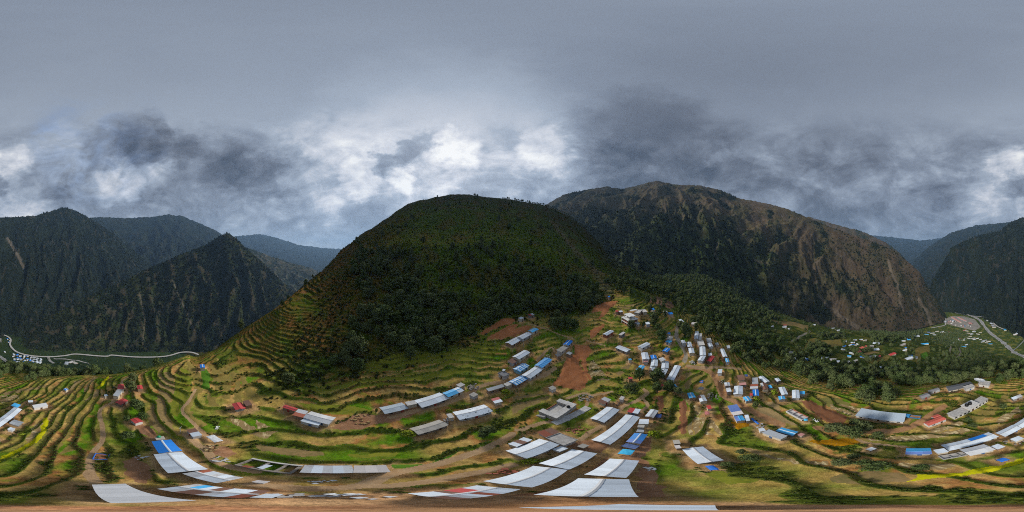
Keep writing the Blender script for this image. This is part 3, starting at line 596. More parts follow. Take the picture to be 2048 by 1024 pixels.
 ('B', '1182,150 1275,145 1290,205 1212,215', 'f', 'N', 'pale flat roof at the top of the long village row', 'concrete_house', 'house'),
 ('B', '1222,225 1300,222 1310,340 1225,345', 'g', 'W', 'long white roof in the middle of the long village row'),
 ('B', '1240,347 1310,347 1265,430 1195,405', 'g', 'W', 'white roof turning downhill at the end of the long village row'),
 ('B', '1310,115 1375,110 1390,160 1330,165', 'f', 'E', 'beige roof above the white one near the forest', 'concrete_house', 'house'),
 ('B', '1325,175 1385,170 1410,220 1350,228', 'g', 'W', 'white roof joined below the beige roof near the forest'),
 ('B', '1430,175 1475,170 1485,200 1445,205', 's', 'G', 'small grey shed next to the forest roofs', 'shed', 'shed'),
 ('B', '1340,315 1385,310 1390,345 1345,350', 's', 'W', 'small white shed above the red gabled house', 'shed', 'shed'),
 ('B', '1370,350 1432,355 1375,435 1315,415', 'g', 'R', 'red gabled house at the end of the long village row'),
 ('B', '1500,260 1555,250 1600,355 1545,370', 'g', 'W', 'lone long white house by the grassy forest edge'),
 ('B', '1570,390 1615,382 1630,430 1585,440', 'g', 'C', 'small cyan hut below the lone long white house', 'hut', 'hut'),
 ('B', '1590,215 1630,208 1645,245 1605,252', 's', 'W', 'small white hut closest to the dark forest', 'hut', 'hut'),
 ('B', '245,395 285,388 300,405 260,412', 's', 'C', 'tiny pale blue hut beside the terrace path', 'hut', 'hut'),
 ('B', '250,645 310,640 305,665 255,670', 's', 'R', 'small red roof half hidden by the shade trees', 'hut', 'hut'),
 ('B', '675,745 725,738 725,765 680,765', 's', 'R', 'small red roof below the long white hall', 'hut', 'hut'),
 ('B', '850,745 890,740 955,815 920,825', 's', 'C', 'narrow cyan roof at the edge of the shade trees'),
 ('B', '1050,860 1135,850 1170,915 1085,930', 'g', 'C', 'cyan gabled house at the top of the straw terraces'),
 ('B', '1195,890 1280,885 1335,965 1225,975', 'g', 'P', 'rusty white house beside the cyan gabled house'),
 ('B', '1195,800 1230,775 1290,785 1260,825', 't', 'D', 'dark grey tarpaulin tunnel in the olive field', 'tarpaulin_shelter', 'shelter'),
 ('B', '125,945 150,905 200,912 180,955', 's', 'E', 'beige shed above the rubble heap', 'shed', 'shed'),
 ('E', '760,618 830,622 845,665 790,665', 's', 'R', 'small red and cyan hut on the straw terraces', 'hut', 'hut'),
 ('E', '745,705 810,700 815,745 750,745', 't', 'RP', 'faded red tarpaulin on the straw terraces', 'tarpaulin_shelter', 'shelter'),
 ('E', '920,130 1000,120 970,180 930,180', 's', 'W', 'white roof at the top bend of the dirt road'),
 ('E', '1010,310 1085,300 1095,345 1025,360', 'g', 'P', 'rusty white hut close beside the dirt road bend', 'hut', 'hut'),
 ('E', '1035,385 1095,375 1115,430 1050,435', 's', 'P', 'patched hut between the road and the big white house', 'hut', 'hut'),
 ('E', '1150,350 1265,355 1270,470 1135,460', 'g', 'W', 'big white gabled house facing the dirt road'),
 ('E', '1180,200 1280,205 1295,270 1215,280', 's', 'U', 'brown rusty roof in the dusty yard'),
 ('E', '1215,315 1310,305 1310,335 1225,345', 's', 'RP', 'small red and white shed behind the big white house', 'shed', 'shed'),
 ('E', '1395,245 1470,235 1480,325 1395,325', 's', 'G', 'grey roof joined to a brown rusty roof'),
 ('E', '1370,330 1475,330 1475,390 1365,390', 's', 'U', 'brown rusty roof between the grey roof and the deep blue roof'),
 ('E', '1400,405 1480,400 1490,485 1405,485', 'g', 'BB', 'deep blue roof below the brown rusty roof'),
 ('E', '1360,455 1400,455 1400,485 1365,485', 's', 'R', 'tiny red hut beside the deep blue roof', 'hut', 'hut'),
 ('E', '1480,230 1540,212 1635,285 1570,312', 'g', 'W', 'slanting white house at the upper edge of the dusty hamlet'),
 ('E', '1500,310 1580,310 1620,400 1540,400', 'g', 'U', 'rusty house below the slanting white house'),
 ('E', '1290,200 1330,195 1345,225 1305,230', 't', 'BD', 'dark blue tarpaulin beside the dusty yard', 'tarpaulin_shelter', 'shelter'),
 ('E', '1610,345 1650,340 1670,375 1630,390', 's', 'C', 'blue and white hut beside the yellow shrubs', 'hut', 'hut'),
 ('E', '1700,255 1750,238 1790,280 1735,295', 'g', 'W', 'white rusty hut uppermost towards the forest', 'hut', 'hut'),
 ('E', '1270,510 1340,488 1385,540 1315,570', 'g', 'C', 'cyan house on the lower side of the dirt road hamlet'),
 ('E', '1055,620 1190,610 1285,740 1130,750', 's', 'X', 'white patched plastic roof between dirt road and marigolds'),
 ('E', '1140,772 1265,752 1300,820 1185,835', 'g', 'CB', 'half blue, half cyan roof above the small marigold patch'),
 ('E', '1290,752 1340,745 1370,830 1310,830', 's', 'W', 'white strip roof beside the half blue, half cyan roof', 'shed', 'shed'),
 ('E', '1372,800 1400,795 1495,865 1470,880', 't', 'BB', 'blue tarpaulin strip at the end of the patched roof', 'tarpaulin_shelter', 'shelter'),
 ('E', '1480,940 1550,925 1580,960 1500,980', 's', 'W', 'small white shed beside the grey corrugated roof', 'shed', 'shed'),
 ('F', '505,870 590,840 815,910 730,960', 's', 'G', 'grey corrugated roof in front of the cyan roof below the road'),
 ('F', '670,850 745,810 945,860 875,912', 'g', 'C', 'wide cyan blue roof below the dirt road'),
 ('F', '930,900 975,880 1025,890 985,920', 's', 'RP', 'tiny red and dark hut beside the wide cyan roof', 'hut', 'hut'),
 ('F', '706,330 775,320 825,410 740,420', 'g', 'W', 'white house above the small cyan hut near the forest field'),
 ('F', '700,435 775,430 790,470 710,475', 'g', 'C', 'small cyan hut in front of the white house', 'hut', 'hut'),
 ('F', '865,360 955,360 960,460 870,455', 'g', 'W', 'white house nearest to the red brown ploughed field'),
 ('F', '957,378 1030,372 1015,410 965,412', 's', 'C', 'cyan lean to joined to the house by the ploughed field', 'lean_to', 'shed'),
 ('F', '1005,710 1050,705 1060,730 1015,735', 't', 'C', 'cyan plastic sheet in front of the unfinished house', 'tarpaulin_shelter', 'shelter'),
 ('G', '305,470 740,525 725,602 248,540', 's', 'GL', 'very long grey corrugated shed below the east forest'),
 ('G', '925,607 1075,545 1145,575 945,642', 'g', 'RO', 'orange red roofed building on the dirt road'),
 ('G', '985,546 1048,527 1100,552 1030,580', 'g', 'RO', 'back wing of the orange red roofed building'),
 ('G', '1135,255 1360,205 1410,245 1150,300', 'g', 'D', 'dark slate roofed school block in the trees'),
 ('G', '1290,262 1380,237 1420,257 1330,287', 'f', 'K', 'grey annex in front of the dark slate school block', 'concrete_house', 'house'),
 ('G', '1410,228 1500,205 1600,212 1520,250', 'f', 'K', 'concrete block that carries the satellite dish', 'concrete_house', 'house'),
 ('G', '865,345 945,318 980,345 900,375', 'g', 'DG', 'small grey roof lowest in the school trees'),
 ('G', '935,300 1050,268 1075,285 990,310', 'g', 'DG', 'grey roof half hidden behind a green shrub'),
 ('G', '1762,370 1850,335 1885,350 1790,385', 's', 'P', 'rusty white hut on the upper gold terrace', 'hut', 'hut'),
 ('G', '740,858 985,858 990,915 740,920', 'g', 'CB', 'isolated house with half cyan, half blue roof'),
 ('G', '1085,830 1530,702 1660,745 1155,880', 'g', 'WB', 'very long white roof with a blue strip'),
 ('G', '1010,878 1110,860 1160,895 1050,912', 's', 'W', 'small white roof at the tip of the very long white roof', 'shed', 'shed'),
 ('G', '1265,870 1500,820 1615,870 1365,935', 'g', 'GW', 'grey and white gabled roof below the very long white roof'),
 ('G', '1562,840 1640,820 1715,845 1630,870', 's', 'W', 'white lean to at the end of the grey and white roof', 'lean_to', 'shed'),
 ('G', '1605,710 1780,630 1865,663 1715,745', 'g', 'W', 'white roof in the middle of the long white row'),
 ('P', '2025.5,848.8 2077,814 2091,818 2046,856', 'g', 'W', 'white roof at the upper end of the long white row, beside a cyan hut'),
 ('G', '1757,770 1840,740 1890,765 1810,797', 's', 'W', 'small white roof on the green bank below the long row', 'shed', 'shed'),
 ('G', '1605,975 1690,952 1757,970 1680,995', 't', 'BB', 'blue tarpaulin lying beside the mustard strip', 'tarpaulin_shelter', 'shelter'),
 ('G', '360,872 400,842 460,870 380,885', 't', 'N', 'torn pale sheet shelter above the dark shrubs', 'tarpaulin_shelter', 'shelter'),
 ('L1', '115,515 175,490 245,515 190,540', 's', 'C', 'cyan roof at the top of the long white row', 'hut', 'hut'),
 ('L1', '370,510 520,490 550,515 385,550', 's', 'GW', 'whitish wide shed below the straw plot', 'shed', 'shed'),
 ('L1', '320,460 375,458 375,475 320,478', 's', 'W', 'tiny white hut behind the whitish shed', 'hut', 'hut'),
 ('L1', '105,715 160,677 272,702 210,752', 'g', 'G', 'pale grey roof beside the straw plot in the mustard bend'),
 ('L1', '80,785 120,765 180,780 135,805', 's', 'W', 'tiny white roof below the pale grey one', 'shed', 'shed'),
 ('L1', '725,330 750,318 778,330 750,352', 'g', 'BB', 'tiny blue hut among the tan strips', 'hut', 'hut'),
 ('L1', '1340,278 1410,275 1412,330 1335,330', 'g', 'R', 'red roofed house joined to a grey roof'),
 ('L1', '1285,405 1330,337 1398,347 1345,412', 's', 'G', 'grey white roof in front of the red roofed house'),
 ('L1', '1560,290 1610,280 1632,325 1560,330', 'g', 'R', 'small red roofed hut on its own near the broad tan field', 'hut', 'hut'),
 ('L1', '1305,480 1390,432 1460,460 1375,507', 'g', 'R', 'red gabled house right beside the footpath'),
 ('L1', '1495,670 1555,655 1640,690 1530,730', 'g', 'R', 'red roofed house above the bare brown yard'),
 ('L1', '1185,395 1215,388 1228,405 1190,415', 's', 'W', 'tiny white hut in the weeds near the footpath', 'hut', 'hut'),
 ('L2', '1135,165 1185,160 1198,198 1140,200', 'g', 'BB', 'small blue hut on the crest of the ridge', 'hut', 'hut'),
 ('L2', '1495,610 1610,590 1655,655 1550,685', 'g', 'R', 'lone red roofed house among gold terraces'),
 ('L2', '1622,580 1690,570 1735,625 1660,635', 's', 'U', 'ruined rusty shed beside the lone red roofed house', 'shed', 'shed'),
 ('M6', '370,290 580,262 790,400 525,435', 'g', 'W', 'square white roof standing alone in the bushes'),
 ('M6', '600,465 680,447 735,490 665,508', 't', 'BW', 'blue and white tarpaulin below the square white roof', 'tarpaulin_shelter', 'shelter'),
 ('M6', '275,205 340,195 355,235 290,240', 's', 'E', 'beige shed uphill from the square white roof', 'shed', 'shed'),
 ('M6', '290,255 345,250 365,280 310,285', 's', 'N', 'pale shed touching the square white roof', 'shed', 'shed'),
]
# far houses: zone, x, y, length px, cover ; grouped by settlement
FAR = [
 ('H', 'far village below the rocky mountain', [(265, 625, 17, 'W'), (510, 620, 14, 'B'), (430, 620, 9, 'W'), (700, 610, 12, 'W'), (800, 630, 13, 'N'), (860, 652, 8, 'W'), (1040, 660, 13, 'P'), (1100, 642, 7, 'E'),
   (1060, 412, 8, 'W'), (1060, 440, 6, 'B'), (1095, 380, 8, 'W'), (1165, 375, 7, 'W'), (1215, 385, 7, 'E'), (960, 400, 7, 'W'), (950, 460, 7, 'B'), (935, 500, 7, 'W'), (1125, 432, 6, 'W'), (1025, 447, 6, 'W'), (1098, 445, 5, 'E'),
   (1285, 460, 12, 'E'), (1360, 422, 12, 'W'), (1350, 500, 13, 'W'), (1045, 545, 9, 'W'), (1015, 586, 7, 'C'), (1190, 595, 10, 'B'), (1250, 597, 12, 'G'), (1330, 590, 12, 'G'), (1395, 588, 7, 'R'),
   (1565, 560, 13, 'R'), (1725, 510, 8, 'W'), (1745, 480, 6, 'B'), (1700, 440, 12, 'E'), (1800, 580, 7, 'B'), (1780, 612, 14, 'W'), (1850, 600, 11, 'G'), (1790, 740, 8, 'G'), (1600, 725, 15, 'W'), (1570, 767, 9, 'B'), (1540, 786, 14, 'R'),
   (1320, 735, 9, 'W'), (1430, 725, 6, 'W'), (1680, 810, 6, 'N'), (235, 545, 16, 'E'), (590, 645, 9, 'P'), (630, 300, 8, 'W'), (185, 215, 8, 'W'), (245, 235, 5, 'W'), (30, 205, 6, 'W'), (190, 190, 7, 'R'), (560, 186, 7, 'W'), (765, 205, 9, 'E'), (810, 230, 7, 'W'), (875, 256, 6, 'W'),
   (1880, 330, 11, 'W'), (2005, 310, 8, 'C'), (2030, 282, 6, 'B'), (1780, 376, 8, 'C'), (1740, 365, 6, 'B'), (1710, 392, 7, 'W'), (1980, 430, 14, 'C')]),
 ('L8', 'far hamlet above the river bend', [(85, 716, 12, 'W'), (280, 678, 10, 'W'), (560, 800, 6, 'W'), (660, 768, 13, 'W'), (690, 850, 9, 'C'), (720, 826, 6, 'W'), (790, 745, 14, 'G'), (740, 742, 8, 'N'), (860, 746, 6, 'W'), (950, 772, 10, 'G'), (1005, 782, 8, 'N'), (1030, 816, 7, 'C'), (500, 662, 6, 'R'), (440, 672, 9, 'N'), (380, 668, 6, 'W'), (815, 945, 5, 'B'), (760, 680, 10, 'N'), (870, 690, 7, 'N'), (820, 660, 7, 'W'), (790, 690, 6, 'W'), (900, 670, 6, 'E'), (730, 650, 6, 'N'), (770, 720, 7, 'E'), (820, 760, 6, 'W'), (900, 760, 6, 'N'), (930, 790, 7, 'W'), (980, 800, 6, 'E'), (640, 745, 6, 'R'), (610, 755, 6, 'W'), (690, 750, 6, 'N'), (700, 640, 7, 'R'), (310, 700, 6, 'W'), (345, 655, 7, 'N'), (470, 690, 6, 'W'), (420, 655, 5, 'W')]),
]
roofs = []
def place_quad(zone, q, up):
    pts = zp(zone, q)
    cx = sum(p[0] for p in pts) / 4; cy = sum(p[1] for p in pts) / 4
    gx, gy, gz = cast(Z1, cx % 2048, cy, up)
    zr = gz + up
    w = []
    for x, y in pts:
        d = px_dir(x, y); t = zr / d[2]
        w.append(np.array([d[0] * t, d[1] * t]))
    a, b, c, d = w
    e1 = ((b - a) + (c - d)) / 2; e2 = ((d - a) + (c - b)) / 2
    ctr = (a + b + c + d) / 4
    if np.linalg.norm(e1) < np.linalg.norm(e2): e1, e2 = e2, e1
    L = np.linalg.norm(e1); ax = e1 / L
    per = np.array([-ax[1], ax[0]])
    W = abs(e2 @ per)
    return ctr, ax, L, max(W, 0.8), gz
for b in BUILD:
    up = {'t': 1.8, 'f': 3.1}.get(b[2], 2.9)
    ctr, ax, L, W, gz = place_quad(b[0], b[1], up)
    roofs.append((ctr, ax, L, W, gz, b))
# level pads under the buildings
ZP = Z1.copy()
PADS = [(r[0], r[1], r[2], r[3]) for r in roofs]
def pad(ctr, ax, L, W, gz=None):
    rad = math.hypot(L, W) / 2 + 5
    i = np.nonzero((np.abs(X - ctr[0]) < rad) & (np.abs(Y - ctr[1]) < rad))
    if not len(i[0]): return
    dx, dy = X[i] - ctr[0], Y[i] - ctr[1]
    u = np.abs(dx * ax[0] + dy * ax[1]) - L / 2; v = np.abs(-dx * ax[1] + dy * ax[0]) - W / 2
    d = np.maximum(u, v)
    g = gz if gz is not None else float(sample(Z1, np.array([ctr[0]]), np.array([ctr[1]]))[0])
    k = 1 - sstep(0.6, 3.2, d)
    ZP[i] = ZP[i] * (1 - k) + g * k
for c, ax, L, W, gz, b in roofs: pad(c, ax, L, W, gz)
EXTRA_PADS = {}
def extra(name, zone, q, up):
    EXTRA_PADS[name] = place_quad(zone, q, up)
    c, ax, L, W, gz = EXTRA_PADS[name]
    pad(c, ax, L, W, gz)
extra('courtyard', 'D', '555,185 765,265 470,480 280,335', 3.2)
extra('apron', 'D', '430,500 890,280 975,320 490,548', 0.3)
extra('tower', 'A', '595,500 665,452 760,500 690,550', 7.0)
extra('school', 'G', '1140,515 1480,350 1540,378 1210,565', 3.4)
extra('unfinished', 'F', '808,625 860,590 1082,690 975,730', 0.8)
extra('ruin', 'M8', '430,247 930,312 800,395 350,315', 1.2)
extra('slab', 'G', '1062,945 1270,890 1360,935 1090,965', 0.5)
Z1 = ZP
def ground_z(x, y): return float(sample(Z1, np.array([x]), np.array([y]))[0])
# ------------------------------------------------------------------ materials
MATS = {}
def nodes_of(name):
    m = bpy.data.materials.new(name); m.use_nodes = True
    t = m.node_tree; b = t.nodes['Principled BSDF']
    b.inputs['Specular IOR Level'].default_value = 0.25
    return m, t, b
class NB:
    def __init__(self, t): self.t = t
    def n(self, ty, **k):
        x = self.t.nodes.new(ty)
        for a, b in k.items(): setattr(x, a, b)
        return x
    def l(self, a, b): self.t.links.new(a, b)
    def noise(self, scale, detail=5, rough=0.6, vec=None, dist=0.0):
        x = self.n('ShaderNodeTexNoise'); x.inputs['Scale'].default_value = scale; x.inputs['Detail'].default_value = detail
        x.inputs['Roughness'].default_value = rough; x.inputs['Distortion'].default_value = dist
        if vec is not None: self.l(vec, x.inputs['Vector'])
        return x.outputs[0]
    def ramp(self, fac, stops):
        x = self.n('ShaderNodeValToRGB'); self.l(fac, x.inputs[0])
        e = x.color_ramp.elements
        e[0].position, e[0].color = stops[0][0], (*stops[0][1], 1); e[1].position, e[1].color = stops[-1][0], (*stops[-1][1], 1)
        for p, c in stops[1:-1]: e.new(p).color = (*c, 1)
        return x.outputs[0]
    def mix(self, fac, a, b, mode='MIX'):
        x = self.n('ShaderNodeMix', data_type='RGBA', blend_type=mode)
        for s, v in ((0, fac), (6, a), (7, b)):
            if isinstance(v, (int, float)): x.inputs[s].default_value = v
            elif isinstance(v, tuple): x.inputs[s].default_value = (*v, 1)
            else: self.l(v, x.inputs[s])
        return x.outputs[2]
    def math(self, op, a, b=0.0, clamp=False):
        x = self.n('ShaderNodeMath', operation=op); x.use_clamp = clamp
        for i, v in enumerate((a, b)):
            if isinstance(v, (int, float)): x.inputs[i].default_value = v
            else: self.l(v, x.inputs[i])
        return x.outputs[0]
    def bump(self, h, strength, dist, bsdf):
        x = self.n('ShaderNodeBump'); x.inputs['Strength'].default_value = strength; x.inputs['Distance'].default_value = dist
        self.l(h, x.inputs['Height']); self.l(x.outputs[0], bsdf.inputs['Normal'])
def world_vec(nb):
    return nb.n('ShaderNodeNewGeometry').outputs['Position']
def mat_plain(name, col, rough=0.85, var=0.25, scale=1.5):
    m, t, b = nodes_of(name); nb = NB(t); v = nb.n('ShaderNodeTexCoord').outputs['Object']
    n = nb.noise(scale, 6, 0.65, v)
    dark = tuple(c * (1 - var) for c in col); light = tuple(min(1, c * (1 + var)) for c in col)
    nb.l(nb.ramp(n, [(0.3, dark), (0.7, light)]), b.inputs['Base Color']); b.inputs['Roughness'].default_value = rough
    MATS[name] = m; return m
def mat_tin(name, col, rust=0.1, rough=0.5, stripe=None, spots=None):
    """corrugated sheet; ribs run down the slope (local Y), sheets differ a little by object"""
    m, t, b = nodes_of(name); nb = NB(t)
    tcn = nb.n('ShaderNodeTexCoord').outputs['Object']
    oi = nb.n('ShaderNodeObjectInfo')
    base = nb.mix(oi.outputs['Random'], tuple(c * 0.84 for c in col), tuple(min(1, c * 1.07) for c in col))
    if stripe:
        sx = nb.n('ShaderNodeSeparateXYZ'); nb.l(tcn, sx.inputs[0])
        w = nb.math('FRACT', nb.math('MULTIPLY', sx.outputs['X'], 0.62)); w = nb.math('GREATER_THAN', w, 0.5)
        base = nb.mix(w, base, stripe)
    geo = world_vec(nb)
    d = nb.noise(1.1, 7, 0.7, geo); g = nb.noise(0.35, 4, 0.6, geo)
    dirt = nb.math('MULTIPLY', nb.math('SUBTRACT', d, 0.5, True), 1.1, True)
    base = nb.mix(dirt, base, tuple(c * 0.62 for c in col))
    rf = nb.math('MULTIPLY', nb.math('SUBTRACT', nb.math('MULTIPLY', nb.math('ADD', d, g), 0.5), 0.62 - rust * 0.5, True), 6.0, True)
    base = nb.mix(nb.math('MULTIPLY', rf, min(1.0, rust * 4)), base, (0.20, 0.085, 0.04))
    if spots:
        vo = nb.n('ShaderNodeTexNoise'); nb.l(geo, vo.inputs['Vector']); vo.inputs['Scale'].default_value = 0.9; vo.inputs['Detail'].default_value = 1
        base = nb.mix(nb.math('GREATER_THAN', vo.outputs[0], 0.66), base, spots)
    nb.l(base, b.inputs['Base Color']); b.inputs['Roughness'].default_value = rough
    b.inputs['Specular IOR Level'].default_value = 0.5
    MATS[name] = m; return m
tinW = (0.60, 0.67, 0.74)
mat_tin('tin_white', tinW, 0.09); mat_tin('tin_grey', (0.34, 0.37, 0.40), 0.08); mat_tin('tin_pale_grey', (0.58, 0.59, 0.60), 0.06)
mat_tin('tin_grey_blue', (0.40, 0.47, 0.53), 0.06)
mat_tin('tin_blue', (0.04, 0.24, 0.62), 0.02, 0.45); mat_tin('tin_vivid_blue', (0.015, 0.20, 0.66), 0.0, 0.45); mat_tin('tin_cyan', (0.07, 0.42, 0.78), 0.02, 0.45)
mat_tin('tin_dusty_blue', (0.12, 0.20, 0.48), 0.05); mat_tin('tin_red', (0.48, 0.055, 0.05), 0.03); mat_tin('tin_orange_red', (0.62, 0.13, 0.085), 0.03)
mat_tin('tin_pink', (0.56, 0.27, 0.24), 0.06); mat_tin('tin_rust', (0.19, 0.095, 0.065), 0.2, 0.75); mat_tin('tin_red_rust', (0.30, 0.085, 0.045), 0.15, 0.75)
mat_tin('tin_stained', (0.50, 0.52, 0.54), 0.20); mat_tin('tin_beige', (0.40, 0.375, 0.33), 0.06, 0.7); mat_tin('tin_pinkish_white', (0.58, 0.54, 0.52), 0.08)
mat_tin('tin_holes', tinW, 0.05, 0.5, None, (0.03, 0.03, 0.04)); mat_tin('tin_striped', (0.05, 0.30, 0.68), 0.02, 0.45, (0.55, 0.68, 0.78)); mat_tin('tin_blue_striped', (0.05, 0.28, 0.66), 0.02, 0.45, (0.14, 0.42, 0.74))
mat_tin('slate_dark', (0.10, 0.105, 0.115), 0.05, 0.8); mat_tin('slate_grey', (0.22, 0.22, 0.23), 0.05, 0.8)
mat_plain('tarp_faded_blue', (0.10, 0.15, 0.30), 0.6); mat_plain('tarp_dark_blue', (0.05, 0.09, 0.25), 0.55); mat_plain('tarp_blue', (0.03, 0.17, 0.60), 0.5); mat_plain('tarp_cyan', (0.06, 0.45, 0.75), 0.5, 0.4, 1.2)
mat_plain('tarp_white', (0.62, 0.64, 0.66), 0.6); mat_plain('tarp_dark', (0.11, 0.115, 0.13), 0.7); mat_plain('tarp_pink', (0.50, 0.18, 0.17), 0.7)
mat_plain('concrete', (0.36, 0.345, 0.325), 0.9, 0.3, 0.9); mat_plain('concrete_pale', (0.50, 0.485, 0.46), 0.9, 0.25, 0.7); mat_plain('stone_wall', (0.24, 0.21, 0.18), 0.95, 0.45, 3)
mat_plain('plaster_cream', (0.55, 0.48, 0.37), 0.9, 0.15); mat_plain('plaster_white', (0.60, 0.58, 0.55), 0.9, 0.15); mat_plain('plaster_blue', (0.22, 0.42, 0.50), 0.9, 0.15); mat_plain('brick', (0.33, 0.13, 0.08), 0.9, 0.35, 4)
mat_plain('mud_wall', (0.30, 0.20, 0.13), 0.95, 0.3); mat_plain('tin_wall', (0.42, 0.42, 0.42), 0.7, 0.3)
mat_plain('window_dark', (0.025, 0.028, 0.034), 0.3, 0.2); mat_plain('door_red', (0.28, 0.035, 0.03), 0.6); mat_plain('door_blue', (0.05, 0.13, 0.30), 0.6); mat_plain('door_brown', (0.10, 0.05, 0.03), 0.7)
mat_plain('wood_post', (0.14, 0.10, 0.07), 0.9); mat_plain('black_plastic', (0.012, 0.012, 0.013), 0.4); mat_plain('green_plastic', (0.02, 0.30, 0.14), 0.4); mat_plain('dish_white', (0.72, 0.72, 0.70), 0.5, 0.08)
mat_plain('truck_blue', (0.04, 0.20, 0.42), 0.4); mat_plain('rubber', (0.02, 0.02, 0.02), 0.8); mat_plain('rubble', (0.28, 0.25, 0.22), 0.95, 0.45, 2.0); mat_plain('steel', (0.30, 0.31, 0.32), 0.5)

def mat_field(name, cols, scale=0.6, rows=None, bump=0.4):
    m, t, b = nodes_of(name); nb = NB(t); v = world_vec(nb)
    n = nb.noise(scale, 8, 0.68, v, 0.6); n2 = nb.noise(scale * 7, 4, 0.6, v)
    f = nb.math('ADD', nb.math('MULTIPLY', n, 0.58), nb.math('MULTIPLY', n2, 0.42))
    k = len(cols)
    c = nb.ramp(f, [(0.30 + 0.40 * i / (k - 1), cc) for i, cc in enumerate(cols)])
    if rows:
        vo = nb.n('ShaderNodeTexNoise'); mp = nb.n('ShaderNodeMapping'); nb.l(v, mp.inputs[0]); mp.inputs['Rotation'].default_value = (0, 0, R(25)); mp.inputs['Scale'].default_value = (0.38, 1.0, 0.3)
        nb.l(mp.outputs[0], vo.inputs['Vector']); vo.inputs['Scale'].default_value = 1.1; vo.inputs['Detail'].default_value = 3
        c = nb.mix(nb.math('MULTIPLY', nb.math('SUBTRACT', vo.outputs[0], 0.52, True), 9.0, True), c, rows)
    nb.l(c, b.inputs['Base Color']); b.inputs['Roughness'].default_value = 1.0; b.inputs['Specular IOR Level'].default_value = 0.0
    nb.bump(n2, bump, 0.25, b)
    MATS[name] = m; return m
mat_field('field_red', [(0.32, 0.115, 0.045), (0.43, 0.165, 0.068), (0.50, 0.22, 0.10)], 0.15)
mat_field('field_plough', [(0.20, 0.085, 0.04), (0.27, 0.115, 0.055), (0.31, 0.15, 0.075)], 0.3)
mat_field('field_soil', [(0.20, 0.10, 0.05), (0.33, 0.17, 0.09), (0.44, 0.27, 0.16)], 0.35)
mat_field('field_plum', [(0.13, 0.07, 0.05), (0.18, 0.10, 0.07), (0.14, 0.12, 0.04)], 0.2)
mat_field('field_straw', [(0.20, 0.14, 0.06), (0.29, 0.20, 0.09), (0.35, 0.25, 0.12)], 0.5, (0.58, 0.46, 0.25))
mat_field('field_stubble', [(0.27, 0.18, 0.08), (0.36, 0.25, 0.11), (0.42, 0.31, 0.15)], 0.25)
mat_field('field_dry', [(0.13, 0.14, 0.04), (0.26, 0.18, 0.075), (0.36, 0.24, 0.11)], 0.18)
mat_field('field_rice', [(0.15, 0.13, 0.035), (0.24, 0.18, 0.05), (0.33, 0.25, 0.08)], 0.35)
mat_field('field_olive', [(0.13, 0.13, 0.035), (0.20, 0.18, 0.05), (0.26, 0.20, 0.07)], 0.22)
mat_field('field_lime', [(0.09, 0.13, 0.018), (0.20, 0.21, 0.025), (0.28, 0.25, 0.04)], 0.2)
mat_field('field_green', [(0.05, 0.12, 0.015), (0.09, 0.20, 0.02), (0.15, 0.26, 0.03)], 0.3)
mat_field('field_mustard', [(0.34, 0.35, 0.01), (0.56, 0.52, 0.01), (0.70, 0.65, 0.015)], 1.2)
mat_field('field_marigold', [(0.06, 0.06, 0.01), (0.38, 0.17, 0.008), (0.62, 0.30, 0.012)], 1.4)
mat_field('path_earth', [(0.33, 0.20, 0.10), (0.45, 0.29, 0.155), (0.54, 0.38, 0.22)], 0.4)
mat_field('road_earth', [(0.30, 0.15, 0.065), (0.42, 0.22, 0.10), (0.50, 0.31, 0.17)], 0.25)
mat_field('track_gravel', [(0.26, 0.21, 0.15), (0.36, 0.30, 0.22), (0.42, 0.36, 0.28)], 0.25)
mat_field('gravel', [(0.26, 0.24, 0.22), (0.40, 0.38, 0.35), (0.50, 0.47, 0.44)], 0.06)

def mat_attr(name, detail, amount, bumpd, scale2=None):
    m, t, b = nodes_of(name); nb = NB(t); v = world_vec(nb)
    at = nb.n('ShaderNodeAttribute', attribute_name='land')
    n = nb.noise(detail, 8, 0.7, v, 0.4)
    n_f = nb.noise(detail * 8, 4, 0.65, v)
    n = nb.math('ADD', nb.math('MULTIPLY', n, 0.62), nb.math('MULTIPLY', n_f, 0.38))
    k = nb.ramp(n, [(0.30, (1 - amount,) * 3), (0.5, (1.0,) * 3), (0.72, (1 + amount * 1.3,) * 3)])
    c = nb.mix(1.0, at.outputs[0], k, 'MULTIPLY')
    nb.l(c, b.inputs['Base Color']); b.inputs['Roughness'].default_value = 1.0; b.inputs['Specular IOR Level'].default_value = 0.0
    nb.bump(n, 0.6, bumpd, b)
    MATS[name] = m; return m
mat_attr('hillside', 0.55, 0.8, 0.6); mat_attr('mountain', 0.022, 0.55, 14.0)

# ------------------------------------------------------------------ mesh helpers
def new_mesh(name, V, F, smooth=False):
    """V (n,3) array; F: (m,4) or (m,3) int array"""
    me = bpy.data.meshes.new(name)
    V = np.asarray(V, np.float32); F = np.asarray(F, np.int32)
    me.vertices.add(len(V)); me.vertices.foreach_set('co', V.ravel())
    k = F.shape[1]
    me.loops.add(F.size); me.loops.foreach_set('vertex_index', F.ravel())
    me.polygons.add(len(F)); me.polygons.foreach_set('loop_start', np.arange(0, F.size, k, dtype=np.int32))
    me.polygons.foreach_set('loop_total', np.full(len(F), k, np.int32))
    me.polygons.foreach_set('use_smooth', np.full(len(F), bool(smooth)))
    me.update(); me.validate()
    return me
def link(name, me, mat=None, parent=None, loc=None, rot=None, **props):
    o = bpy.data.objects.new(name, me)
    COL.objects.link(o)
    if mat is not None and me is not None:
        if len(me.materials) == 0: me.materials.append(MATS[mat] if isinstance(mat, str) else mat)
    if parent is not None: o.parent = parent
    if loc is not None: o.location = loc
    if rot is not None: o.rotation_euler = rot
    for k, v in props.items(): o[k] = v
    return o
def set_mat(o, mat):
    o.material_slots[0].link = 'OBJECT'; o.material_slots[0].material = MATS[mat]
